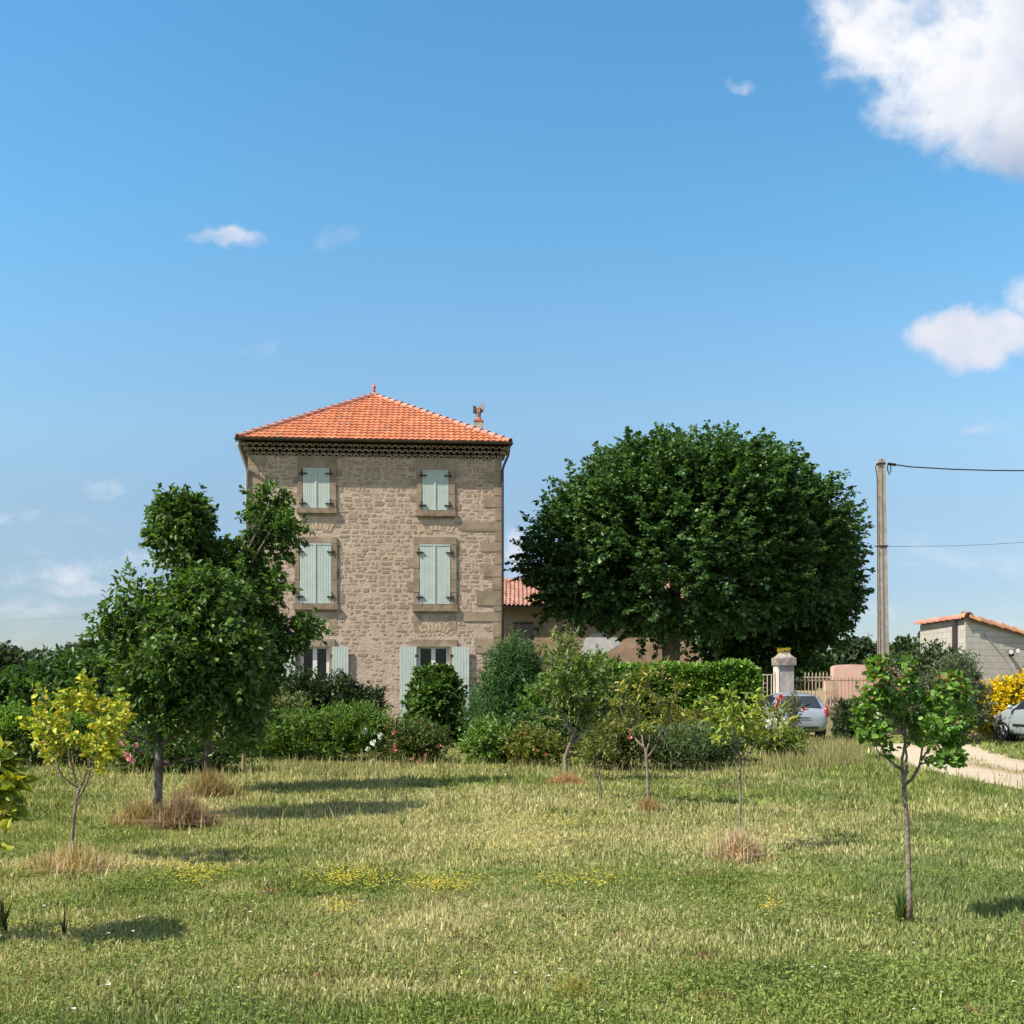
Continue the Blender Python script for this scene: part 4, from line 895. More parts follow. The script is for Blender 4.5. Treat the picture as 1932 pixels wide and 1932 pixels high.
clump('dry_grass_clump', 'pinkish dry grass clump at the foot of the slender narrow-leaved tree', 1392, 9.75, .38, .34, .29, 1300, [(.62,.47,.34),(.68,.55,.42),(.50,.36,.24),(.30,.30,.12)], 1.3, group='dry grass clumps at tree feet')
clump('dry_grass_clump', 'tawny dry grass at the trunk of the broad lawn tree', 268, 12.2, .5, .35, .32, 1500, [(.50,.38,.20),(.36,.30,.14),(.30,.23,.12)], 1.4, group='dry grass clumps at tree feet')
clump('brush_pile', 'heap of grey-brown cut weeds and dead grass beside the broad lawn tree', 345, 12.0, .42, .35, .40, 2600, [(.26,.18,.13),(.40,.29,.20),(.17,.12,.09),(.48,.36,.22)], 1.9, cat='brush pile')
clump('dry_grass_clump', 'thin dry stalks at the foot of the two-topped lawn tree', 395, 15.2, .6, .4, .42, 1500, [(.40,.32,.15),(.28,.25,.11),(.34,.24,.13)], 1., group='dry grass clumps at tree feet')
clump('dry_grass_clump', 'low orange-brown dry grass in front of the crooked garden tree', 1068, 17.0, .5, .35, .24, 1300, [(.52,.33,.18),(.40,.30,.14)], 1., group='dry grass clumps at tree feet')
clump('dry_grass_clump', 'small reddish dry tuft under the olive and bronze tree', 1224, 13.4, .22, .2, .22, 600, [(.46,.28,.16),(.36,.28,.13)], 1., group='dry grass clumps at tree feet')
clump('grass_tuft', 'lighter yellow-green grass tuft in the near turf', 1085, 5.4, .13, .10, .11, 600, [(.34,.34,.09),(.40,.36,.12)], 1., group='grass tufts in the near turf', cat='grass tuft')
clump('weed', 'dark green weed growing up against the trunk of the red-shooted young tree', 1703, 7.05, .06, .05, .26, 160, [(.06,.11,.03),(.10,.15,.035)], .6, cat='weed')
for i, (u, v) in enumerate(((120,1762),(5,1755))):
    d = F*EYE/(v-HZ); clump('weed', ('thin dark upright weed standing alone in the shaded turf', 'bushy dark weed at the very edge of the shaded turf')[i], u, d, .03, .03, .25, (14, 60)[i], [(.06,.09,.03),(.12,.10,.05)], .35, cat='weed')

# ---------------------------------------------------------------- shrubs and hedges
def shrub(name, label, lobes, ntw, per, leaf, twl, cols, wts=None, cat='shrub', group=None, stems=5, m=LEAF, **kw):
    c = lobes[0][0]; t = thing(name, label, cat, (c[0], c[1], 0), group)
    crown(t, lobes, ntw, per, leaf, twl, cols, wts, m=m, name='foliage', **kw)
    mb = MB()
    for i in range(stems):
        l = random.choice(lobes); e = l[0]+np.array([random.uniform(-.5,.5)*l[1][0], random.uniform(-.3,.3)*l[1][1], random.uniform(-.1,.6)*l[1][2]])
        b = np.array([c[0]+random.uniform(-.05,.05), c[1]+random.uniform(-.04,.04), -.02]); mb.tube(curve(b, e, 0, 4, .03), [.022,.02,.016,.012,.008], 5)
    mb.build('stems', BARKD, t, True); return t
def flowers(parent, pts, size, col, name='flower', n=9):
    me = None
    for (u, v, d) in pts:
        p = P(u, v, d)
        if me is None:
            a = np.arange(n)/n*2*math.pi*2; dd = np.stack([np.cos(a), -.35-.3*(np.arange(n) % 2), np.sin(a)], 1)
            V, Q, C = leafgeo(np.zeros((n, 3)), dd, size, np.tile(col, (n, 1)), flat=.8, wide=.85); me = npmesh(name, V, Q, C); me.materials.append(FLOWERM)
        o = bpy.data.objects.new(name, me); COL.objects.link(o); o.parent = parent; o.location = tuple(p-ORG[parent.name]); o.rotation_euler = (random.uniform(-.4,.4), random.uniform(0, 6), random.uniform(-.5,.5))
        s = random.uniform(.8, 1.2); o.scale = (s, s, s)
DG = [(.040,.085,.024),(.062,.125,.032),(.10,.18,.045)]; MG = [(.075,.155,.03),(.12,.22,.042),(.18,.30,.06)]; BG = [(.095,.20,.03),(.14,.27,.042),(.20,.33,.06)]
# clipped laurel hedge
def hedge(name, label, x0, x1, y0, y1, h, n, leaf, cols, wts, round_=.0, e=.0):
    t = thing(name, label, 'hedge', ((x0+x1)/2, (y0+y1)/2, 0))
    # points on the shell of a soft box
    A = [(x1-x0)*h, (x1-x0)*(y1-y0), (y1-y0)*h, (y1-y0)*h, (x1-x0)*h*.5]; k = RNG.choice(5, n, p=np.array(A)/sum(A)); r1, r2 = RNG.random(n), RNG.random(n); dp = RNG.random(n)**1.5*.28
    p = np.zeros((n, 3)); d = np.zeros((n, 3))
    for f in range(5):
        q = k == f
        if f == 0: p[q] = np.stack([x0+(x1-x0)*r1, y0+dp, h*r2], 1)[q]; d[q] = (0,-1,.35)
        if f == 1: p[q] = np.stack([x0+(x1-x0)*r1, y0+(y1-y0)*r2, h-dp], 1)[q]; d[q] = (0,-.15,1)
        if f == 2: p[q] = np.stack([x0+dp, y0+(y1-y0)*r1, h*r2], 1)[q]; d[q] = (-1,0,.35)
        if f == 3: p[q] = np.stack([x1-dp, y0+(y1-y0)*r1, h*r2], 1)[q]; d[q] = (1,0,.35)
        if f == 4: p[q] = np.stack([x0+(x1-x0)*r1, y1-dp, h*r2], 1)[q]; d[q] = (0,1,.35)
    nn = fbm(p*1.3, 77)-.5; c = np.array([(x0+x1)/2, (y0+y1)/2, h*.4]); p[:, 0] += (p[:, 0]-c[0])*nn*.03; p[:, 1] += nn*.5*np.sign(p[:, 1]-c[1]); p[:, 2] += nn*.35*(p[:, 2]/h)
    if round_:   # rounded shoulders
        s_ = np.clip((np.abs(p[:, 0]-c[0])/((x1-x0)/2)-.86)/.14, 0, 1); p[:, 2] *= 1-round_*s_**2
    p[:, 1] += e*(p[:, 0]-c[0]); p[:, 2] = np.maximum(p[:, 2], .02)
    d = d+RNG.normal(0, .45, d.shape); c_ = palette(n, cols, wts, jit=.3)
    leafobj('foliage', p, d, leaf*(.6+.7*RNG.random(n)), c_, GLOSS, t, flat=.35, wide=.42)
    mb = MB(); mb.box(x0+.32, x1-.32, y0+.32, y1-.32, 0, h-.35); 
    mb.v = [(a, b+e*(a-c[0]), z) for a, b, z in mb.v]; mb.build('branches', mat('hedge_twigs', (.035,.035,.02), .95, (.02,.025,.012), 6, .5), t); return t
hd = 28.5; hedge('laurel_hedge', 'long clipped laurel hedge with glossy bright green leaves under the huge linden', (1040-966)*hd/F, (1432-966)*hd/F, hd, hd+1.3, EYE+(HZ-1256)*hd/F, 30000, .15, [(.12,.25,.035),(.17,.33,.05),(.24,.40,.075),(.08,.16,.03)], [2,3,1.5,2], .12)
# shrubs in front of the facade
shrub('round_shrub', 'big rounded green shrub covering the second French window', [LB(823,1328,29,42,44,.75,2.0), LB(822,1375,29,54,38,.9,1.6), LB(812,1288,29,16,24,.35,.4), LB(838,1292,29,16,22,.35,.4)], 1500, 14, .13, .28, [(.045,.10,.022),(.07,.14,.03),(.11,.20,.04)], [2,3,2], inner=.6, namp=.16, up=.2, seed=21, flat=.5, wide=.8, ldroop=.4)
sh2 = shrub('dark_shrub', 'dark shrub with an arching branch in front of the first French window', [LB(600,1330,31,58,48,.8,1.8), LB(560,1320,31,46,55,.8,1.2), LB(675,1345,30.5,42,42,.6,1.4), LB(640,1370,30.5,70,28,.7,1.), LB(655,1300,30.5,16,22,.3,.2), LB(700,1320,30.5,22,16,.25,.2)], 1500, 13, .10, .32, [(.022,.045,.018),(.035,.065,.025),(.055,.09,.035)], None, inner=.4, namp=.3, up=.45, seed=24, flat=.4, wide=.55, gap=.32)
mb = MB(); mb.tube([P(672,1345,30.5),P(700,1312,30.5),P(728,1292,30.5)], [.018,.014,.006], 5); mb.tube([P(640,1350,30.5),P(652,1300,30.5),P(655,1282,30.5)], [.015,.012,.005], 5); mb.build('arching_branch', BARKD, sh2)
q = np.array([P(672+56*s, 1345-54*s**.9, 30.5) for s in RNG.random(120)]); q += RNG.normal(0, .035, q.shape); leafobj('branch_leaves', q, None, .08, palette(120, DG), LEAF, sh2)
shrub('bamboo_shrub', 'feathery blue-green shrub at the corner of the stone house', [LB(970,1275,27,44,64,.7,1.6), LB(950,1330,27,52,60,.8,1.4), LB(1005,1330,27,44,60,.8,1.2), LB(925,1360,26.5,40,44,.7,.9), LB(985,1375,26.5,60,40,.8,1.)], 2300, 16, .10, .42, [(.045,.115,.040),(.070,.160,.055),(.11,.21,.07)], None, inner=.4, namp=.25, up=.9, out=.5, seed=28, flat=.2, wide=.22)
shrub('tall_weed_shrub', 'pale upright leafy shoots rising in front of the limewashed barn wall', [LB(1068,1235,27,15,34,.3,.5), LB(1060,1270,27,30,30,.4,.8)], 170, 11, .10, .4, [(.17,.20,.07),(.24,.26,.10),(.10,.16,.04)], None, inner=.2, up=.9, out=.4, seed=30, flat=.3, wide=.35, stems=4)
shrub('garden_shrub', 'mid green leafy shrub filling the gap before the laurel hedge', [LB(1095,1320,26,60,58,.7,1.6), LB(1040,1340,26,44,50,.7,1.), LB(1120,1290,26.5,40,38,.5,.8)], 1200, 13, .11, .35, MG, [2,3,1], inner=.45, namp=.25, up=.5, seed=33, flat=.4, wide=.45)
shrub('garden_shrub', 'dark low shrub between the round shrub and the crooked tree', [LB(930,1400,24,46,36,.6,1.), LB(990,1405,24,50,34,.6,1.), LB(1030,1390,24,36,40,.6,.8)], 900, 13, .09, .3, DG, None, inner=.4, namp=.25, up=.5, seed=35, flat=.4, wide=.5)
# border row
ol = shrub('oleander_bush', 'long low bright green oleander bush with white blooms under the dark shrub', [LB(545,1405,22.5,60,36,.6,1.3), LB(620,1400,22.5,60,40,.6,1.4), LB(690,1395,22.5,48,42,.6,1.3), LB(668,1378,22.5,40,20,.4,.5)], 1500, 15, .10, .38, [(.07,.15,.025),(.11,.22,.035),(.16,.28,.05),(.16,.15,.05)], [2,3,2,.8], inner=.35, namp=.22, up=1.1, out=.5, seed=40, flat=.2, wide=.25)
flowers(ol, [(694,1413,21.9),(719,1389,21.9),(705,1401,21.9),(717,1441,21.8),(703,1436,21.8),(688,1380,22)], .085, (.80,.83,.74))
sh3 = shrub('rose_bush', 'rose bush with several pink flowers below the pale wall gap', [LB(785,1405,22,40,36,.5,1.2), LB(755,1415,22,26,32,.4,.7), LB(810,1415,22,26,32,.4,.7)], 520, 12, .075, .32, [(.06,.11,.03),(.11,.15,.04),(.18,.13,.06)], [3,2,.8], inner=.3, namp=.3, up=.8, seed=43, flat=.35, wide=.5, gap=.25)
flowers(sh3, [(743,1382,21.5),(744,1406,21.5),(745,1414,21.5),(750,1437,21.5),(778,1432,21.4),(790,1436,21.4),(803,1423,21.4),(803,1428,21.5),(828,1407,21.5)], .06, (.72,.25,.24), n=8)
shrub('garden_shrub', 'small bright green bush with pale tips at the lawn edge', [LB(922,1412,21.5,38,34,.5,1.2)], 520, 12, .08, .28, MG+[(.22,.30,.10)], [2,3,2,.6], inner=.4, namp=.2, up=.6, seed=45, flat=.4, wide=.45)
sh4 = shrub('rose_bush', 'loose rose bush with red and yellow leaves between two small shrubs', [LB(995,1418,21,32,30,.5,1.), LB(1035,1425,21,26,26,.4,.8)], 420, 11, .075, .3, [(.08,.13,.03),(.16,.18,.04),(.26,.22,.05),(.11,.18,.03)], None, inner=.3, namp=.3, up=.7, seed=47, flat=.35, wide=.5, gap=.25)
flowers(sh4, [(1010,1417,20.6),(983,1383,20.8),(1030,1423,20.6)], .055, (.72,.26,.16), n=8)
sh5 = shrub('rose_bush', 'straggly rose bush with two coral flowers beneath the olive and bronze tree', [LB(1180,1400,20,46,36,.5,1.), LB(1140,1420,20,40,30,.5,.8)], 460, 12, .08, .34, [(.06,.11,.03),(.10,.15,.04),(.18,.18,.06)], None, inner=.3, namp=.3, up=.7, seed=49, flat=.35, wide=.5, gap=.25)
flowers(sh5, [(1188,1379,19.5),(1188,1391,19.5),(1170,1366,19.6)], .08, (.78,.33,.28), n=8)
shrub('lavender_bush', 'low blue-green bush of upright stems below the laurel hedge', [LB(1270,1425,20,60,28,.6,1.2), LB(1340,1420,20.5,50,28,.6,1.)], 900, 12, .11, .36, [(.09,.15,.08),(.12,.19,.09),(.15,.20,.07)], None, inner=.3, namp=.2, up=1.3, out=.3, seed=51, flat=.2, wide=.16)
shrub('garden_shrub', 'yellowish leafy shrub in front of the laurel hedge end', [LB(1300,1390,22,50,30,.5,1.), LB(1360,1395,22,50,30,.5,1.)], 600, 12, .09, .34, [(.09,.14,.03),(.17,.21,.04),(.24,.22,.06)], None, inner=.3, namp=.3, up=.8, seed=53, flat=.3, wide=.35, gap=.25)
sh6 = shrub('white_flowering_bush', 'loose bush with white flowers in front of the hatchback', [LB(1450,1398,22,28,22,.45,1.), LB(1480,1406,22,24,16,.4,.7)], 330, 12, .09, .34, [(.09,.15,.035),(.17,.23,.05),(.24,.28,.08)], None, inner=.3, namp=.3, up=.8, seed=55, flat=.3, wide=.35)
flowers(sh6, [(1451,1363,21.5),(1459,1359,21.5),(1475,1361,21.5),(1463,1372,21.5),(1450,1371,21.5),(1482,1366,21.5)], .085, (.82,.83,.76))
sh7 = shrub('rose_bush', 'grey-green rose bush with red flowers hiding part of the car', [LB(1495,1338,27,17,14,.35,1.), LB(1490,1365,27,16,12,.35,.4)], 110, 12, .07, .26, [(.10,.12,.07),(.15,.17,.10),(.19,.20,.14)], None, inner=.3, namp=.3, up=.5, seed=57, flat=.35, wide=.5, gap=.3)
flowers(sh7, [(1467,1322,26.5),(1474,1315,26.5),(1465,1332,26.5),(1517,1338,26.5),(1495,1357,26.5)], .075, (.60,.09,.08), n=9)
# left side
shrub('tall_hedge_shrub', 'tall dense green shrub mass behind the yellow young tree', [LB(120,1340,27,95,72,1.,2.), LB(220,1320,27,90,80,1.,2.), LB(30,1345,27,70,60,1.,1.4), LB(160,1290,27.5,60,40,.8,.8), LB(-60,1360,27,80,60,1.,1.), LB(310,1340,27,80,70,1.,1.2)], 3600, 14, .15, .42, [(.04,.09,.025),(.06,.125,.035),(.09,.17,.045)], [2,3,1.6], inner=.55, namp=.2, up=.3, seed=60, flat=.5, wide=.6, ldroop=.2)
sh8 = shrub('flower_border', 'low dark border shrub with pale pink blooms behind the broad tree trunk', [LB(250,1420,19.5,60,30,.5,1.), LB(330,1425,19.5,60,28,.5,1.), LB(400,1425,19.5,50,26,.5,.8)], 800, 12, .08, .3, DG+[(.16,.14,.07)], [2,2,1,.8], inner=.3, namp=.3, up=.7, seed=62, flat=.35, wide=.5, gap=.25)
flowers(sh8, [(232,1402,19),(255,1409,19),(257,1406,19),(245,1430,19),(238,1424,19),(252,1436,19),(310,1441,19),(234,1411,19)], .075, (.80,.42,.42))
shrub('garden_shrub', 'bright green grassy shrub at the foot of the tall shrub mass', [LB(20,1385,21,50,26,.5,1.), LB(120,1400,21,40,24,.5,.6), LB(150,1395,21,30,26,.4,.5)], 700, 12, .11, .4, BG, None, inner=.3, namp=.2, up=1.1, out=.5, seed=64, flat=.2, wide=.25)
shrub('garden_shrub', 'low scruffy dark shrub under the yellow young tree', [LB(60,1420,21,70,26,.5,1.), LB(170,1425,21,50,24,.5,1.)], 700, 12, .08, .3, DG+[(.24,.20,.10)], [2,2,1,1], inner=.3, namp=.3, up=.6, seed=65, flat=.3, wide=.4, gap=.25)
shrub('garden_shrub', 'pale drooping shrub between the lawn trees and the dark shrub', [LB(520,1360,24,46,48,.6,1.), LB(490,1390,23.5,30,40,.5,.8)], 600, 13, .10, .36, [(.09,.13,.045),(.15,.19,.07),(.20,.22,.09)], None, inner=.35, namp=.3, up=.3, seed=66, flat=.4, wide=.45, gap=.2)
# right side
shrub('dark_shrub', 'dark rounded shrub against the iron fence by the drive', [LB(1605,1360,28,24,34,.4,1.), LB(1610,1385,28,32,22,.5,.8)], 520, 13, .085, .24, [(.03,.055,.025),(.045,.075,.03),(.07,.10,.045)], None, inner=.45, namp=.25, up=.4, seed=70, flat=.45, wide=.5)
shrub('olive_bush', 'silvery grey-green bush below the concrete block shed', [LB(1815,1330,29,40,62,.6,1.6), LB(1805,1275,29,26,30,.45,.8), LB(1770,1330,29,40,60,.6,1.2), LB(1730,1340,29,44,50,.6,1.)], 1700, 14, .095, .34, [(.085,.125,.07),(.12,.16,.095),(.17,.21,.13)], None, inner=.4, namp=.25, up=.5, seed=72, flat=.35, wide=.3)
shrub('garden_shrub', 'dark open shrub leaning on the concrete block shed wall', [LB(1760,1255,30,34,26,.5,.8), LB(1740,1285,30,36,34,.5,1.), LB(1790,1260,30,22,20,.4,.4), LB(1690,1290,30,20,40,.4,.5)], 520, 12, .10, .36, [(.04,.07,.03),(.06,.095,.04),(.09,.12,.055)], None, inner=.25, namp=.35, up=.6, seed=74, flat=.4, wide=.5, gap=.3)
brm = shrub('broom_bush', 'broom bush covered in brilliant yellow flowers behind the parked silver car', [LB(1915,1320,31.5,56,28,.7,1.4), LB(1880,1345,31.5,32,26,.6,1.), LB(1865,1364,31.3,20,13,.4,.5), LB(1970,1310,31.5,50,34,.7,1.)], 900, 10, .09, .3, [(.05,.09,.02),(.09,.12,.025)], None, inner=.4, namp=.2, up=.6, seed=76, flat=.3, wide=.25)
p_, d_, i_, *_r = crown_pts([LB(1915,1318,31.4,58,28,.75,1.4), LB(1880,1344,31.4,34,26,.65,1.), LB(1865,1363,31.2,21,13,.4,.5), LB(1970,1308,31.4,50,34,.75,1.)], 1100, 10, .3, up=.6, inner=.75, namp=.2, seed=76)
leafobj('blossom', p_, d_, .055+.03*RNG.random(len(p_)), palette(len(p_), [(.74,.53,.012),(.80,.62,.02),(.58,.42,.012)], jit=.15), FLOWERM, brm, flat=.3, wide=.9, kind='stuff')

# distant trees
def far_tree(label, u, v, d, ru, rv, cols, seed, n=260):
    c = P(u, v, d); R = np.array([ru*d/F, ru*d/F*.8, rv*d/F]); t = thing('distant_tree', label, 'tree', (c[0], d, 0), 'distant trees on the horizon')
    lb = [(c, R, 1.)]
    for i in range(5): lb.append((c+np.array([random.uniform(-.6,.6)*R[0], random.uniform(-.4,.4)*R[1], random.uniform(-.5,.5)*R[2]]), R*random.uniform(.4,.6), .5))
    crown(t, lb, n, 14, d*.0042, d*.011, cols, None, inner=.4, namp=.25, nfreq=2., seed=seed, up=.3, flat=.45, wide=.8)
    mb = MB(); zt = max(c[2], .6); mb.tube([(c[0],d,-.1),(c[0]+.1,d,zt*.5),(c[0],d,zt)], [R[0]*.07,R[0]*.05,R[0]*.03], 7); mb.build('trunk', BARKD, t)
FB = [(.040,.065,.040),(.055,.085,.050),(.075,.105,.060)]
FG = [(.045,.085,.03),(.065,.115,.04)]
far_tree('far dark tree on the skyline at the picture edge', 20, 1262, 75, 42, 30, FB, 1); far_tree('far dark tree between the edge tree and the gap', 78, 1268, 78, 36, 28, FB, 2)
far_tree('far rounded tree just left of the two lawn trees', 152, 1250, 70, 30, 26, FB, 3); far_tree('far low tree right of the sky gap', 135, 1285, 68, 40, 22, FB, 4)
far_tree('far tree low behind the tall shrub mass', -30, 1270, 74, 40, 30, FB, 5); far_tree('far tree seen behind the lawn trees', 215, 1268, 72, 44, 30, FB, 6)
far_tree('green tree seen between the gate pillar and the pink wall', 1538, 1265, 60, 36, 24, FG, 7); far_tree('lone rounded far tree above the pink wall', 1614, 1240, 85, 32, 17, FB, 8, 320)
far_tree('green tree behind the shed and the utility pole', 1720, 1245, 62, 44, 24, FG, 9, 320); far_tree('second green tree behind the pole, lower', 1690, 1270, 60, 40, 24, FG, 10)
far_tree('far tree behind the gate pillar, under the linden', 1480, 1280, 64, 40, 26, FG, 13)
for i, (u, d) in enumerate(((-400,110),(-250,95),(2150,90),(2300,110))): far_tree(('far tree outside the garden beyond the shrub mass','second far tree outside the garden','far tree beyond the parked silver car','farther tree beyond the parked silver car')[i], u, 1265, d, 60, 40, FB, 20+i)

# ---------------------------------------------------------------- utility pole and wires
CONC = mat('weathered_concrete', (.36,.32,.28), .9, (.27,.235,.20), 5, .4, 15)
pole = thing('utility_pole', 'tall square concrete utility pole carrying two cables', 'utility pole', GU(1668, 36))
a = P(1662, 867, 36); b = P(1668, 1386, 36)
def sq(c, h1, h2): return [(c[0]-h1,c[1]-h2,c[2]),(c[0]+h1,c[1]-h2,c[2]),(c[0]+h1,c[1]+h2,c[2]),(c[0]-h1,c[1]+h2,c[2])]
mb = MB(); b[2] = -.05; mb.box8(sq(b, .185, .15)+sq(a, .115, .10)); mb.build('shaft', CONC, pole)
mb = MB(); m0 = sq(b-[.0,.151,0], .03, .004); m1 = sq(a-[.0,.102,0], .02, .004); mb.box8(m0+m1); mb.build('groove_shade', mat('recess_shade', (.16,.14,.125), .9), pole)  # thin raised strip, the shade of a recess put into its dark colour
mb = MB(); c = P(1662,875,36); mb.box(c[0]-.13, c[0]+.13, c[1]-.12, c[1]+.12, c[2]-.03, c[2]+.02); c2 = P(1665,1031,36); mb.box(c2[0]-.16, c2[0]+.155, c2[1]-.15, c2[1]+.15, c2[2]-.025, c2[2]+.02); mb.box(c2[0]-.3, c2[0]-.16, c2[1]-.02, c2[1]+.02, c2[2]-.0, c2[2]+.02)
mb.build('clamp', IRON, pole)
mb = MB(); mb.tube([P(1675,875,36),P(1690,877,36)], .05, 6); mb.tube([P(1674,878,35.9),P(1675,888,35.9),P(1678,896,35.9),P(1681,888,35.9),P(1680,878,35.9)], .02, 6); mb.tube([P(1664,874,35.85),P(1652,880,35.9),P(1655,900,35.88),P(1656,1000,35.86),P(1657,1240,35.82)], .018, 5); mb.build('cable_loop', IRON, pole)
for lab, u0, v0, pts, r in (('twisted black overhead cable leaving the top of the pole', 1690, 877, [(1720,881),(1800,885.5),(1870,887.5),(1932,888),(2060,885)], .022), ('thin lower telephone wire leaving the middle of the pole', 1673, 1031, [(1740,1030.5),(1800,1030),(1870,1027),(1932,1023),(2060,1012)], .007)):
    mb = MB(); mb.tube([P(u0, v0, 36)]+[P(u, v, 36) for u, v in pts], r, 6); mb.build('overhead_cable', IRON, None, label=lab, cat='cable', group='cables on the concrete pole')
# second pole off to the side that the cables run to
p2 = thing('utility_pole', 'concrete utility pole at the far end of the cables, beyond the shed', 'utility pole', GU(2066, 36)); mb = MB(); mb.box8(sq(np.array([GU(2066,36)[0],36,-.05]), .18, .15)+sq(P(2066,870,36), .115, .10)); mb.build('shaft', CONC, p2); mb = MB(); c = P(2062,885,36); mb.box(c[0]-.13,c[0]+.25,c[1]-.12,c[1]+.12,c[2]-.03,c[2]+.03); c = P(2062,1012,36); mb.box(c[0]-.13,c[0]+.27,c[1]-.15,c[1]+.15,c[2]-.03,c[2]+.03); mb.build('clamp', IRON, p2)
p3 = thing('telephone_pole', 'slim pale far telephone pole showing above the lawn trees', 'utility pole', GU(208, 90)); mb = MB(); mb.tube([GU(208,90), P(208,1157,90)], [.12,.09], 7); mb.build('shaft', mat('pale_post', (.6,.6,.58)), p3); mb = MB(); c = P(208,1158,90); mb.box(c[0]-.4,c[0]+.1,c[1]-.05,c[1]+.05,c[2]-.05,c[2]+.05); mb.build('crossarm', GREYP, p3)
mb = MB(); mb.tube([P(208,1158,90),P(120,1166,90),P(0,1172,90),P(-300,1165,90)], .02, 5); mb.build('overhead_cable', GREYP, None, label='faint grey wire running to the slim far telephone pole', cat='cable')
stk = thing('wooden_stake', 'thin wooden stake standing between the two-topped tree and the oleander', 'stake', GU(460, 19.2)); mb = MB(); mb.tube([GU(460,19.2)-[0,0,.1], P(459,1385,19.2)], [.035,.03], 6); mb.build('post', mat('stake_wood', (.26,.19,.12), .9), stk)

# ---------------------------------------------------------------- gate pillar, gate, fence, walls
gd = 35.4
BLK = bpy.data.materials.new('concrete_block'); BLK.use_nodes = True; t = NT(BLK.node_tree); bb = BLK.node_tree.nodes['Principled BSDF']; bb.inputs['Roughness'].default_value = .95; bb.inputs['Specular IOR Level'].default_value = .1
co = t.n('ShaderNodeTexCoord').outputs['Object']; sp = t.n('ShaderNodeSeparateXYZ'); t.put(sp.inputs[0], co); cb2 = t.n('ShaderNodeCombineXYZ'); t.put(cb2.inputs[0], t.m('ADD', sp.outputs[0], sp.outputs[1])); t.put(cb2.inputs[1], sp.outputs[2])
bk = t.n('ShaderNodeTexBrick'); t.put(bk.inputs['Vector'], cb2.outputs[0]); bk.inputs['Scale'].default_value = 1.; bk.inputs['Brick Width'].default_value = .50; bk.inputs['Row Height'].default_value = .20; bk.inputs['Mortar Size'].default_value = .010; bk.inputs['Mortar Smooth'].default_value = .3
bk.inputs['Color1'].default_value = rgb(.385,.37,.335); bk.inputs['Color2'].default_value = rgb(.455,.44,.40); bk.inputs['Mortar'].default_value = rgb(.30,.28,.25)
n_ = t.noise(co, 9, 5, .6); t.put(bb.inputs['Base Color'], t.mix(t.ss(n_, .3, .7, .0, .45), bk.outputs[0], rgb(.33,.31,.28)))
bp = t.n('ShaderNodeBump'); bp.inputs['Distance'].default_value = .02; bp.inputs['Strength'].default_value = .6; t.put(bp.inputs['Height'], t.m('ADD', t.m('MULTIPLY', bk.outputs['Fac'], -1.), t.m('MULTIPLY', t.noise(co, 40, 4), .4))); t.put(bb.inputs['Normal'], bp.outputs[0])
pil = thing('gate_pillar', 'pale block gate pillar with a flared weathered stone cap', 'pillar', GU(1482, gd))
x0, x1 = (1467-966)*gd/F, (1498-966)*gd/F; zt = EYE+(HZ-1256)*gd/F; mb = MB(); mb.box(x0+.05, x1, gd, gd+.5, -.1, zt); mb.build('shaft', mat('grey_block', (.33,.305,.28), .95, (.25,.235,.215), 4, .5, 12, c3=(.38,.35,.31), c3s=5), pil)
mb = MB(); mb.box(x0-.02, x0+.05, gd-.02, gd+.5, -.1, zt); mb.build('white_jamb', mat('white_paint', (.66,.63,.58), .7), pil)
CAP = mat('lichen_stone', (.33,.29,.26), .95, (.16,.135,.12), 7, .6, 20, c3=(.42,.38,.33), c3s=4)
mb = MB(); xm = (x0+x1)/2; hw = (x1-x0)/2; prof = [(hw+.05,0),(hw+.06,.03),(hw+.06,.26),(hw+.0,.30),(hw-.09,.38),(hw-.13,.46),(hw-.12,.50)]
for (r0_, z0_), (r1_, z1_) in zip(prof[:-1], prof[1:]):
    c_ = lambda r, z: [(xm-r,gd+.25-r,zt+z),(xm+r,gd+.25-r,zt+z),(xm+r,gd+.25+r,zt+z),(xm-r,gd+.25+r,zt+z)]
    A_ = c_(r0_, z0_); B_ = c_(r1_, z1_); mb.add(A_+B_, [(0,1,5,4),(1,2,6,5),(2,3,7,6),(3,0,4,7)])
mb.add(c_(hw-.12, .50), [(0,1,2,3)]); mb.add(c_(hw+.05, 0), [(3,2,1,0)]); mb.build('cap', CAP, pil)
n = 700; n = 1000; pp = np.stack([xm+np.clip(RNG.normal(0,.10,n),-.17,.17), gd+.25+np.clip(RNG.normal(0,.09,n),-.16,.16), zt+.49+np.minimum(np.abs(RNG.normal(0,.05,n)),.12)], 1)
leafobj('stonecrop_plant', pp, None, .05, palette(n, [(.50,.38,.03),(.36,.30,.05),(.58,.46,.06)]), FLOWERM, None, flat=.4, wide=.7, label='yellow stonecrop cushion growing on top of the gate pillar', cat='plant')
RAIL = mat('cream_rail', (.50,.45,.38), .6, (.42,.34,.26), 6); RUST = mat('rusty_rail', (.22,.13,.10), .8, (.36,.25,.19), 6)
gt = thing('iron_gate', 'white barred iron gate between the hedge and the pillar', 'gate', GU(1445, gd+.1)); x2 = (1424-966)*gd/F; zr = EYE+(HZ-1272)*gd/F
mb = MB(); mb.box(x2, x0-.03, gd+.1, gd+.14, zr-.035, zr); mb.box(x2, x0-.03, gd+.1, gd+.14, .15, .19); mb.box(x0-.09, x0-.05, gd+.09, gd+.15, .1, zr+.1); mb.build('frame', RAIL, gt)
k = 0; x = x2+.03
while x < x0-.12: mb = MB(); mb.box(x, x+.028, gd+.105, gd+.13, .19, zr-.035); mb.build('bar', RAIL, gt); x += .14
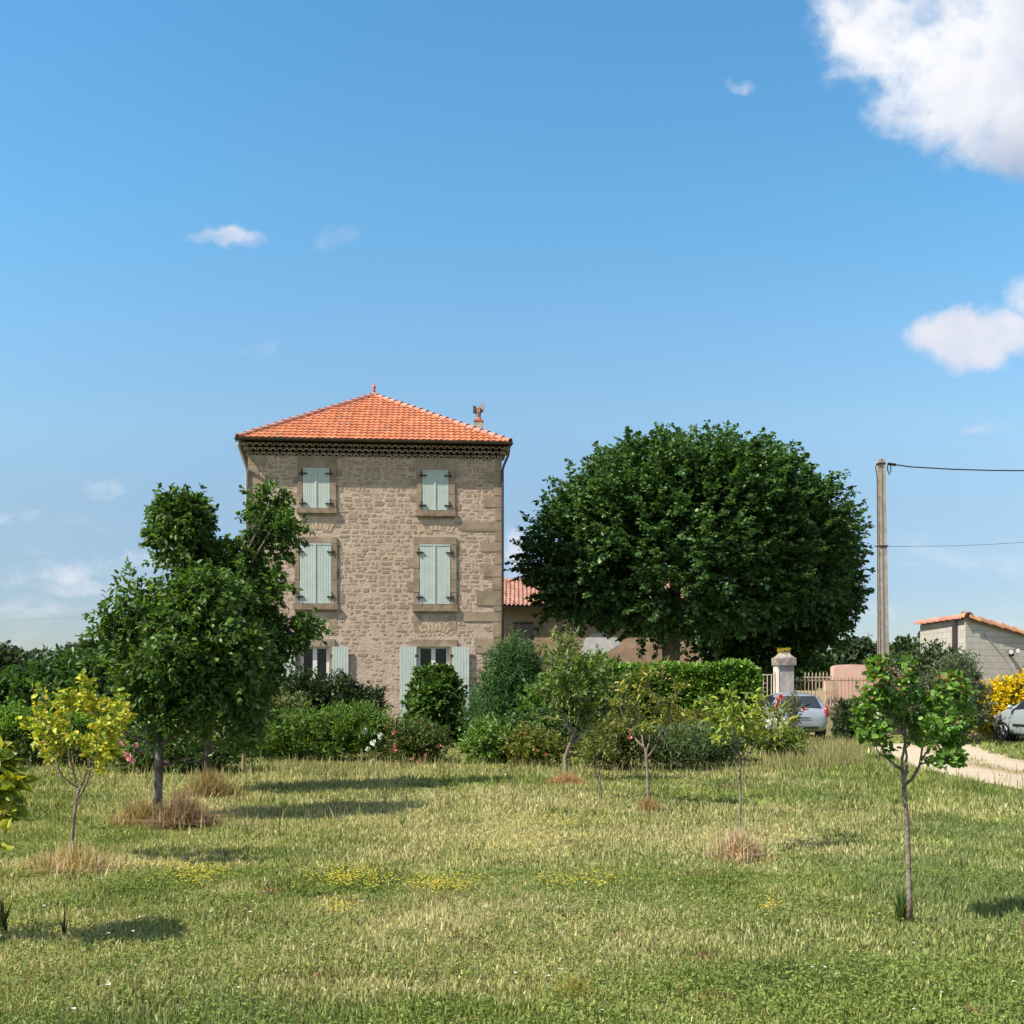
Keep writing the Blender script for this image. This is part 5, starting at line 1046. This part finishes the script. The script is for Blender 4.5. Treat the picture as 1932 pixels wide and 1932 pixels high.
def fence(label, u0, d0, u1, d1, vtop, name='iron_fence', spear=.11, m=RAIL, base=True, step=.135, two=False):
    A_ = GU(u0, d0); B_ = GU(u1, d1); L_ = np.linalg.norm(B_-A_); dr = (B_-A_)/L_; t = thing(name, label, 'fence', (A_+B_)/2); zt_ = EYE+(HZ-vtop)*d0/F; zb = .84
    def bar(p, q, z0, z1, w_=.02):
        mb = MB(); nrm = np.array([-dr[1], dr[0], 0])*w_; mb.box8([tuple(p-nrm+[0,0,z0]),tuple(q-nrm+[0,0,z0]),tuple(q+nrm+[0,0,z0]),tuple(p+nrm+[0,0,z0]),tuple(p-nrm+[0,0,z1]),tuple(q-nrm+[0,0,z1]),tuple(q+nrm+[0,0,z1]),tuple(p+nrm+[0,0,z1])]); return mb
    bar(A_, B_, zt_-.03, zt_+.01, .018).build('rail', m, t); bar(A_, B_, zb+.08, zb+.115, .018).build('rail', m, t)
    s_ = .06
    while s_ < L_:
        p = A_+dr*s_; mb = MB(); mb.tube([p+[0,0,zb],p+[0,0,zt_+.02],p+[0,0,zt_+.02+spear*.35],p+[0,0,zt_+spear+.02]], [.011,.011,.022,.002], 6); mb.build('bar', m, t); s_ += step
    bar(A_, B_, -.1, zb-.10, .10).build('low_wall', mat('low_wall_stone', (.42,.34,.23), .95, (.33,.26,.17), 4, .5, 15), t)
    bar(A_-dr*.02, B_+dr*.02, zb-.10, zb, .15).build('coping', mat('dark_coping', (.20,.15,.11), .95, (.30,.23,.17), 6, .5), t)
fence('long rusty spear-topped fence in front of the pink wall', 1500, 35.8, 1700, 36.2, 1283, m=RUST)
fence('cream inner railing with taller spears behind the gate pillar', 1516, 36.5, 1572, 36.6, 1277, m=RAIL, spear=.16)
PINK = mat('pink_render', (.60,.385,.32), .95, (.66,.44,.37), 1.5, .2, 10, c3=(.52,.34,.28), c3s=.7)
pw = thing('pink_wall', 'tall pink rendered garden wall with an uneven crumbling top', 'wall', GU(1650, 37.6))
mb = MB(); us = np.linspace(1573, 1790, 28); top = []
for u in us:
    v = np.interp(u, [1573,1580,1640,1680,1700,1790], [1257,1254.5,1253.5,1258,1263,1275])+random.uniform(-.6,.6); top.append(EYE+(HZ-v)*37.6/F)
X_ = [(u-966)*37.6/F for u in us]; n = len(X_)
vs = [(x,37.6,-.1) for x in X_]+[(x,37.6,z) for x, z in zip(X_, top)]+[(x,38,-.1) for x in X_]+[(x,38,z) for x, z in zip(X_, top)]
fs = [(i,i+1,n+i+1,n+i) for i in range(n-1)]+[(n+i,n+i+1,3*n+i+1,3*n+i) for i in range(n-1)]+[(2*n+i+1,2*n+i,3*n+i,3*n+i+1) for i in range(n-1)]+[(0,n,3*n,2*n),(n-1,2*n-1+2*n,4*n-1,2*n-1)][:1]
mb.add(vs, fs); mb.build('masonry', PINK, pw)
yw = thing('cream_wall', 'low cream yellow wall seen through the fence beside the pink wall', 'wall', GU(1520, 37)); mb = MB(); mb.box((1494-966)*37/F, (1556-966)*37/F, 37, 37.3, -.1, EYE+(HZ-1303)*37/F); mb.build('masonry', mat('cream_render', (.60,.50,.31), .95, (.52,.42,.25), 2, .3, 12), yw)
bw = thing('brown_pier', 'short weathered brown wall pier between the cream wall and the pink wall', 'wall', GU(1565, 37)); mb = MB(); mb.box((1556.4-966)*37/F, (1580-966)*37/F, 36.9, 37.3, -.1, EYE+(HZ-1283)*37/F); mb.build('masonry', mat('brown_stain', (.42,.28,.19), .95, (.54,.42,.30), 3, .3, 12), bw)
pst = thing('white_post', 'short white post right beside the utility pole', 'post', GU(1656, 35.4)); mb = MB(); mb.tube([GU(1656.5,35.4), P(1656.5,1237,35.4)], .045, 7); mb.build('post', mat('post_white', (.75,.76,.76), .6), pst)
# ---------------------------------------------------------------- block shed
shed = thing('block_shed', 'concrete block shed with clay verge tiles and floodlights on its wall', 'shed', GU(1900, 32.5))
c0 = P(1822, 1168, 32); cl_ = P(1736, 1179.5, 34.9)
far = P(2110, 1252, 32.8)
ft = [c0[:2], far[:2], np.array([far[0]-.6, far[1]+3.4]), cl_[:2]]; tz = [c0[2], far[2], far[2]+.05, cl_[2]]
zf = EYE+(HZ-1283)*32/F
mb = MB(); lo_ = [(p[0],p[1],zf) for p in ft]; hi_ = [(p[0],p[1],z) for p, z in zip(ft, tz)]; mb.box8(lo_+hi_); mb.build('wall', BLK, shed)
mb = MB(); cc = np.mean([p for p in ft], 0); lo_ = [(p[0]+(p[0]-cc[0])*.006,p[1]+(p[1]-cc[1])*.012,-.1) for p in ft]; hi_ = [(x,y,zf-.0) for x, y, z in lo_]; mb.box8(lo_+hi_); mb.build('plinth', mat('yellow_rubble', (.46,.36,.24), .95, (.56,.45,.32), 3, .6, 9), shed)
VERGE = tilemat('verge_clay', (.50,.26,.15), (.62,.36,.18), (.27,.15,.12), lk=.56)
halftiles(c0+np.array([.05,-.06,.05]), far+np.array([0,-.06,.05]), .12, .40, 'verge_tiles', VERGE, shed)
halftiles(cl_+np.array([-.08,0,.04]), c0+np.array([-.05,0,.05]), .11, .40, 'verge_tiles', RIDGE, shed)
halftiles(c0+np.array([.02,-.14,.07]), c0+np.array([.02,.2,.11]), .13, .34, 'corner_tile', VERGE, shed)
mb = MB(); mb.box8([tuple(c0+[.0,-.02,-.05]),tuple(far+[0,-.02,-.05]),tuple(far+[0,.3,-.05]),tuple(c0+[0,.3,-.05]),tuple(c0+[0,-.02,.03]),tuple(far+[0,-.02,.03]),tuple(far+[0,.3,.03]),tuple(c0+[0,.3,.03])]); mb.build('roof_edge', mat('mortar_edge', (.27,.22,.18)), shed)
mb = MB(); r_ = [tuple(c0+[0,.02,.035]), tuple(far+[0,.02,.035]), (ft[2][0],ft[2][1],tz[2]+.03), tuple(cl_+[0,0,.03])]; mb.add(r_+[(x,y,z+.05) for x,y,z in r_], [(3,2,1,0),(4,5,6,7),(0,1,5,4),(1,2,6,5),(2,3,7,6),(3,0,4,7)]); mb.build('roof', CANAL, shed)
q0 = P(1799.5, 1172, 32.55); mb = MB(); mb.box(q0[0]-.07, q0[0]+.03, q0[1]-.12, q0[1]-.03, zf, q0[2]+.05); mb.build('downpipe', PIPEM, shed)
fl = MB(); f0_ = P(1915, 1236, 31.9); yS = 32+.37*(1)  # lamps on bracket
fw = lambda u: 32+.8*((u-1822)*32/F)/((2110-1822)*32.5/F)
yl = fw(1915)
mb = MB(); mb.tube([(f0_[0],yl,f0_[2]),(f0_[0],yl-.22,f0_[2]+.02)], .05, 8); lamp = mb.build('floodlight_bracket', IRON, shed)
for u, v in ((1909,1229),(1922,1227)):
    c = P(u, v, 31.9); mb = MB(); mb.tube([(c[0],yl-.16,c[2]),(c[0],yl-.27,c[2]-.01),(c[0],yl-.30,c[2]-.012)], [.05,.085,.09], 10); l_ = mb.build('lamp_head', IRON, lamp)
for u, v in ((1909,1229),(1922,1227)):
    c = P(u, v, 31.9); mb = MB(); mb.tube([(c[0],yl-.301,c[2]-.012),(c[0],yl-.306,c[2]-.012)], .075, 10); mb.build('lamp_glass', mat('lamp_glass', (.6,.6,.6), .2), lamp)
mb = MB(); mb.tube([tuple(P(1858,1195,32)*[1,0,1]+[0,fw(1858)-.03,0]), tuple(P(1900,1240,32)*[1,0,1]+[0,fw(1900)-.03,0]), tuple(P(1940,1300,32)*[1,0,1]+[0,fw(1940)-.03,0])], .014, 5); mb.build('wall_cable', GREYP, shed)

# ---------------------------------------------------------------- cars
RUBB = mat('black_rubber', (.015,.015,.016), .8); RIM = mat('alloy_rim', (.30,.31,.32), .35, metal=.7); RED = mat('red_lens', (.28,.015,.02), .2, spec=.6); TRIM = mat('black_trim', (.02,.02,.022), .5)
CGL = mat('car_glass', (.02,.028,.035), .05, spec=.8)
def car(name, label, loc, heading, paint, L=4.0, Wd=1.72, Hh=1.48, group=None, side_strip=False):
    """local: x from tail (0) to nose (L), y left"""
    t = thing(name, label, 'car', (0, 0, 0)); ORG[t.name] = np.zeros(3)
    st = [ # x, zlow, zbelt, ztop, wlow, wbelt, wtop
     (0.00,.42,.66,.70,.60,.70,.55),(0.05,.30,.80,.86,.72,.80,.62),(.16,.24,.92,1.00,.78,.84,.64),(.34,.22,.97,1.20,.82,.855,.62),(.58,.21,.98,1.385,.84,.86,.58),(.95,.21,.98,1.455,.85,.86,.57),(1.5,.21,.97,1.475,.85,.86,.58),
     (2.1,.21,.95,1.45,.85,.86,.57),(2.5,.21,.93,1.34,.85,.855,.57),(2.85,.21,.92,1.13,.85,.85,.60),(3.15,.21,.90,.97,.84,.84,.66),(3.55,.22,.82,.89,.81,.81,.62),(3.85,.26,.70,.78,.72,.72,.50),(4.0,.36,.55,.62,.58,.58,.42)]
    st = [(x*L/4, zl, zb*Hh/1.48, zt_*Hh/1.48, a*Wd/1.72, b*Wd/1.72, c*Wd/1.72) for x, zl, zb, zt_, a, b, c in st]
    def sec(s_):
        x, zl, zb, zt_, a, b, c = s_; half = [(0, zl), (a*.9, zl), (a, zl+.06), (b+.012, (zl+zb)*.5), (b, zb), (b*.35+c*.65+ .06, zb*.35+zt_*.65), (c, zt_-.015), (c*.5, zt_+.02), (0, zt_+.03)]
        return [(x, y, z) for y, z in half]+[(x, -y, z) for y, z in half[-2:0:-1]]
    V = []; Fc = []; n = 16
    for s_ in st: V += sec(s_)
    for i in range(len(st)-1):
        for j in range(n): a = i*n+j; b = i*n+(j+1) % n; Fc.append((a, b, b+n, a+n))
    Fc.append(tuple(range(n-1, -1, -1))); Fc.append(tuple((len(st)-1)*n+j for j in range(n)))
    me = bpy.data.meshes.new('body'); me.from_pydata(V, [], Fc); bd = link('body', me, paint, t, True)
    md = bd.modifiers.new('sub', 'SUBSURF'); md.levels = 2; md.render_levels = 2
    def side(x, f, off=.012):   # point on greenhouse side, f 0 belt..1 top
        i = 0
        while i < len(st)-2 and st[i+1][0] < x: i += 1
        k = (x-st[i][0])/(st[i+1][0]-st[i][0]); s_ = [p*(1-k)+q*k for p, q in zip(st[i], st[i+1])]
        _, zl, zb, zt_, a, b, c = s_; P3 = [(b, zb), (b*.35+c*.65+.06, zb*.35+zt_*.65), (c, zt_-.015)]
        if f < .65: q = f/.65; y, z = P3[0][0]*(1-q)+P3[1][0]*q, P3[0][1]*(1-q)+P3[1][1]*q
        else: q = (f-.65)/.35; y, z = P3[1][0]*(1-q)+P3[2][0]*q, P3[1][1]*(1-q)+P3[2][1]*q
        return y+off, z
    def sglass(x0, x1, sg, f0=.10, f1=.90, m=CGL, nm='side_window', off=.006, slope0=0, slope1=0):
        V = []; Q = []; nx = 6
        for i in range(nx+1):
            for f in np.linspace(f0, f1, 4):
                x = (x0+slope0*f)+((x1+slope1*f)-(x0+slope0*f))*i/nx; y, z = side(x, f, off); V.append((x, sg*y, z))
        for i in range(nx):
            for j in range(3): a = i*4+j; Q.append((a, a+1, a+5, a+4) if sg < 0 else (a, a+4, a+5, a+1))
        me = bpy.data.meshes.new(nm); me.from_pydata(V, [], Q); link(nm, me, m, t, True)
    for sg in (1, -1):
        sglass(.55, 1.02, sg, .14, .78, slope0=.12, slope1=.05); sglass(1.10, 1.80, sg, .1, .86); sglass(1.88, 2.78, sg, .1, .86, slope1=-.42)
    # rear and front screens
    def screen(xa, za, ya, xb, zb_, yb, nm):
        me = bpy.data.meshes.new(nm); me.from_pydata([(xa,ya,za),(xa,-ya,za),(xb,-yb,zb_),(xb,yb,zb_)], [], [(0,1,2,3)]); link(nm, me, CGL, t)
    k = Hh/1.48; screen(.135,1.00*k,.64,.455,1.365*k,.52,'rear_window'); screen(L-1.02,1.0*k,.64,L-1.60,1.375*k,.52,'windscreen')
    for x in (.72*L/4, 3.22*L/4):
        for sg in (1, -1):
            y0 = sg*(Wd/2+.006); y1 = sg*(Wd/2-.2); r = .30
            mb = MB(); mb.tube([(x,y0-sg*.03,.33),(x,y1,.33)], .355, 20); mb.build('wheel_arch', TRIM, t)
            mb = MB(); mb.tube([(x,y1,r),(x,y1+sg*.02,r),(x,y0-sg*.02,r),(x,y0,r)], [r*.96,r,r,r*.93], 20); w_ = mb.build('wheel', RUBB, t, True)
            mb = MB(); mb.tube([(x,y0,r),(x,y0+sg*.008,r)], r*.22, 12)
            for a in range(5):
                an = a/5*2*math.pi; dx, dz = math.cos(an), math.sin(an); mb.tube([(x+dx*.04,y0+sg*.006,r+dz*.04),(x+dx*r*.68,y0+sg*.006,r+dz*r*.68)], [.035,.028], 5)
            ring = [(x+math.cos(a)*r*.68, y0+sg*.004, r+math.sin(a)*r*.68) for a in np.linspace(0, 2*math.pi, 17)]; mb.tube(ring, .018, 5, False); mb.build('rim', RIM, w_)
    for sg in (1, -1):
        mb = MB(); mb.add([(.02,sg*.62,.86),(.10,sg*.80,.90),(.42,sg*.868,.98),(.22,sg*.84,.74),(.035,sg*.70,.70),(.06,sg*.60,1.0)], [(0,1,4),(0,5,1),(1,5,2),(1,2,3),(1,3,4)]); 
        c = np.array([.09, sg*.765, .86]); mb = MB(); mb.lathe((0,0,0), [(0.001,-.17),(.045,-.13),(.065,0),(.05,.12),(.001,.19)], 10); mb.v = [(c[0]+v[0]*.9-v[2]*-.25, c[1]+v[1]*1.1+sg*.0, c[2]+v[2]) for v in mb.v]; mb.build('tail_light', RED, t, True)
        mb = MB(); mb.lathe((0,0,0), [(0.001,-.07),(.06,-.04),(.075,0),(.05,.05),(.001,.07)], 10); mb.v = [(L-1.18+v[0]*.9, sg*(Wd/2+.09)+v[1]*1.2, 1.02*k+v[2]) for v in mb.v]; mb.build('mirror', paint, t, True)
        mb = MB(); mb.lathe((0,0,0), [(0.001,-.08),(.09,-.04),(.12,0),(.07,.06),(.001,.08)], 10); mb.v = [(L-.30+v[0]*1.5, sg*(Wd/2-.20)+v[1], .72*k+v[2]) for v in mb.v]; mb.build('headlight', mat('headlight_lens', (.55,.58,.6), .1, spec=.7), t, True)
        for x in (1.22, 2.05):
            mb = MB(); mb.box(x, x+.14, sg*(Wd/2-.01)-.012, sg*(Wd/2-.01)+.03, .86*k, .885*k); mb.build('door_handle', TRIM if side_strip else paint, t)
        if side_strip: mb = MB(); mb.box(1.05, L-1.2, sg*(Wd/2+.01)-.015, sg*(Wd/2+.01)+.012, .50, .56); mb.build('side_moulding', TRIM, t)
        mb = MB(); mb.box(1.86, 1.872, sg*(Wd/2+.004)-.004, sg*(Wd/2+.004)+.003, .30, .93*k); mb.build('door_gap', TRIM, t)
    mb = MB(); mb.box(-.012, .03, -.26, .26, .62, .73); pl = mb.build('number_plate', mat('plate_pale', (.42,.45,.50), .5), t)
    mb = MB(); mb.box(-.016, -.012, -.235, .235, .635, .715)
    mb.build('plate_field', mat('plate_dark', (.12,.14,.18), .5), pl)
    mb = MB(); mb.box(-.02, .06, -.5, .5, .33, .41); mb.build('bumper_insert', TRIM, t)
    mb = MB(); mb.tube([(.12,.05,1.02),(.22,-.3,1.10)], .012, 5); mb.build('wiper', TRIM, t)
    t.location = loc; t.rotation_euler = (0, 0, heading); return t
def paintm(name, c, met=.3): 
    m = mat(name, c, .32, metal=met, spec=.5); m.node_tree.nodes['Principled BSDF'].inputs['Coat Weight'].default_value = .5; return m
car('parked_car', 'pale silver hatchback seen from behind, parked beside the gate pillar', (8.95, 31.6, 0), math.radians(88), paintm('silver_blue_paint', (.30,.345,.41)), L=3.95, Wd=1.70, Hh=1.46)
car('parked_car', 'grey-blue silver car parked by the yellow broom, its rear cut off by the picture edge', (15.95, 27.3, 0), math.radians(102), paintm('grey_paint', (.36,.42,.46)), L=3.9, Wd=1.68, Hh=1.52, side_strip=True)
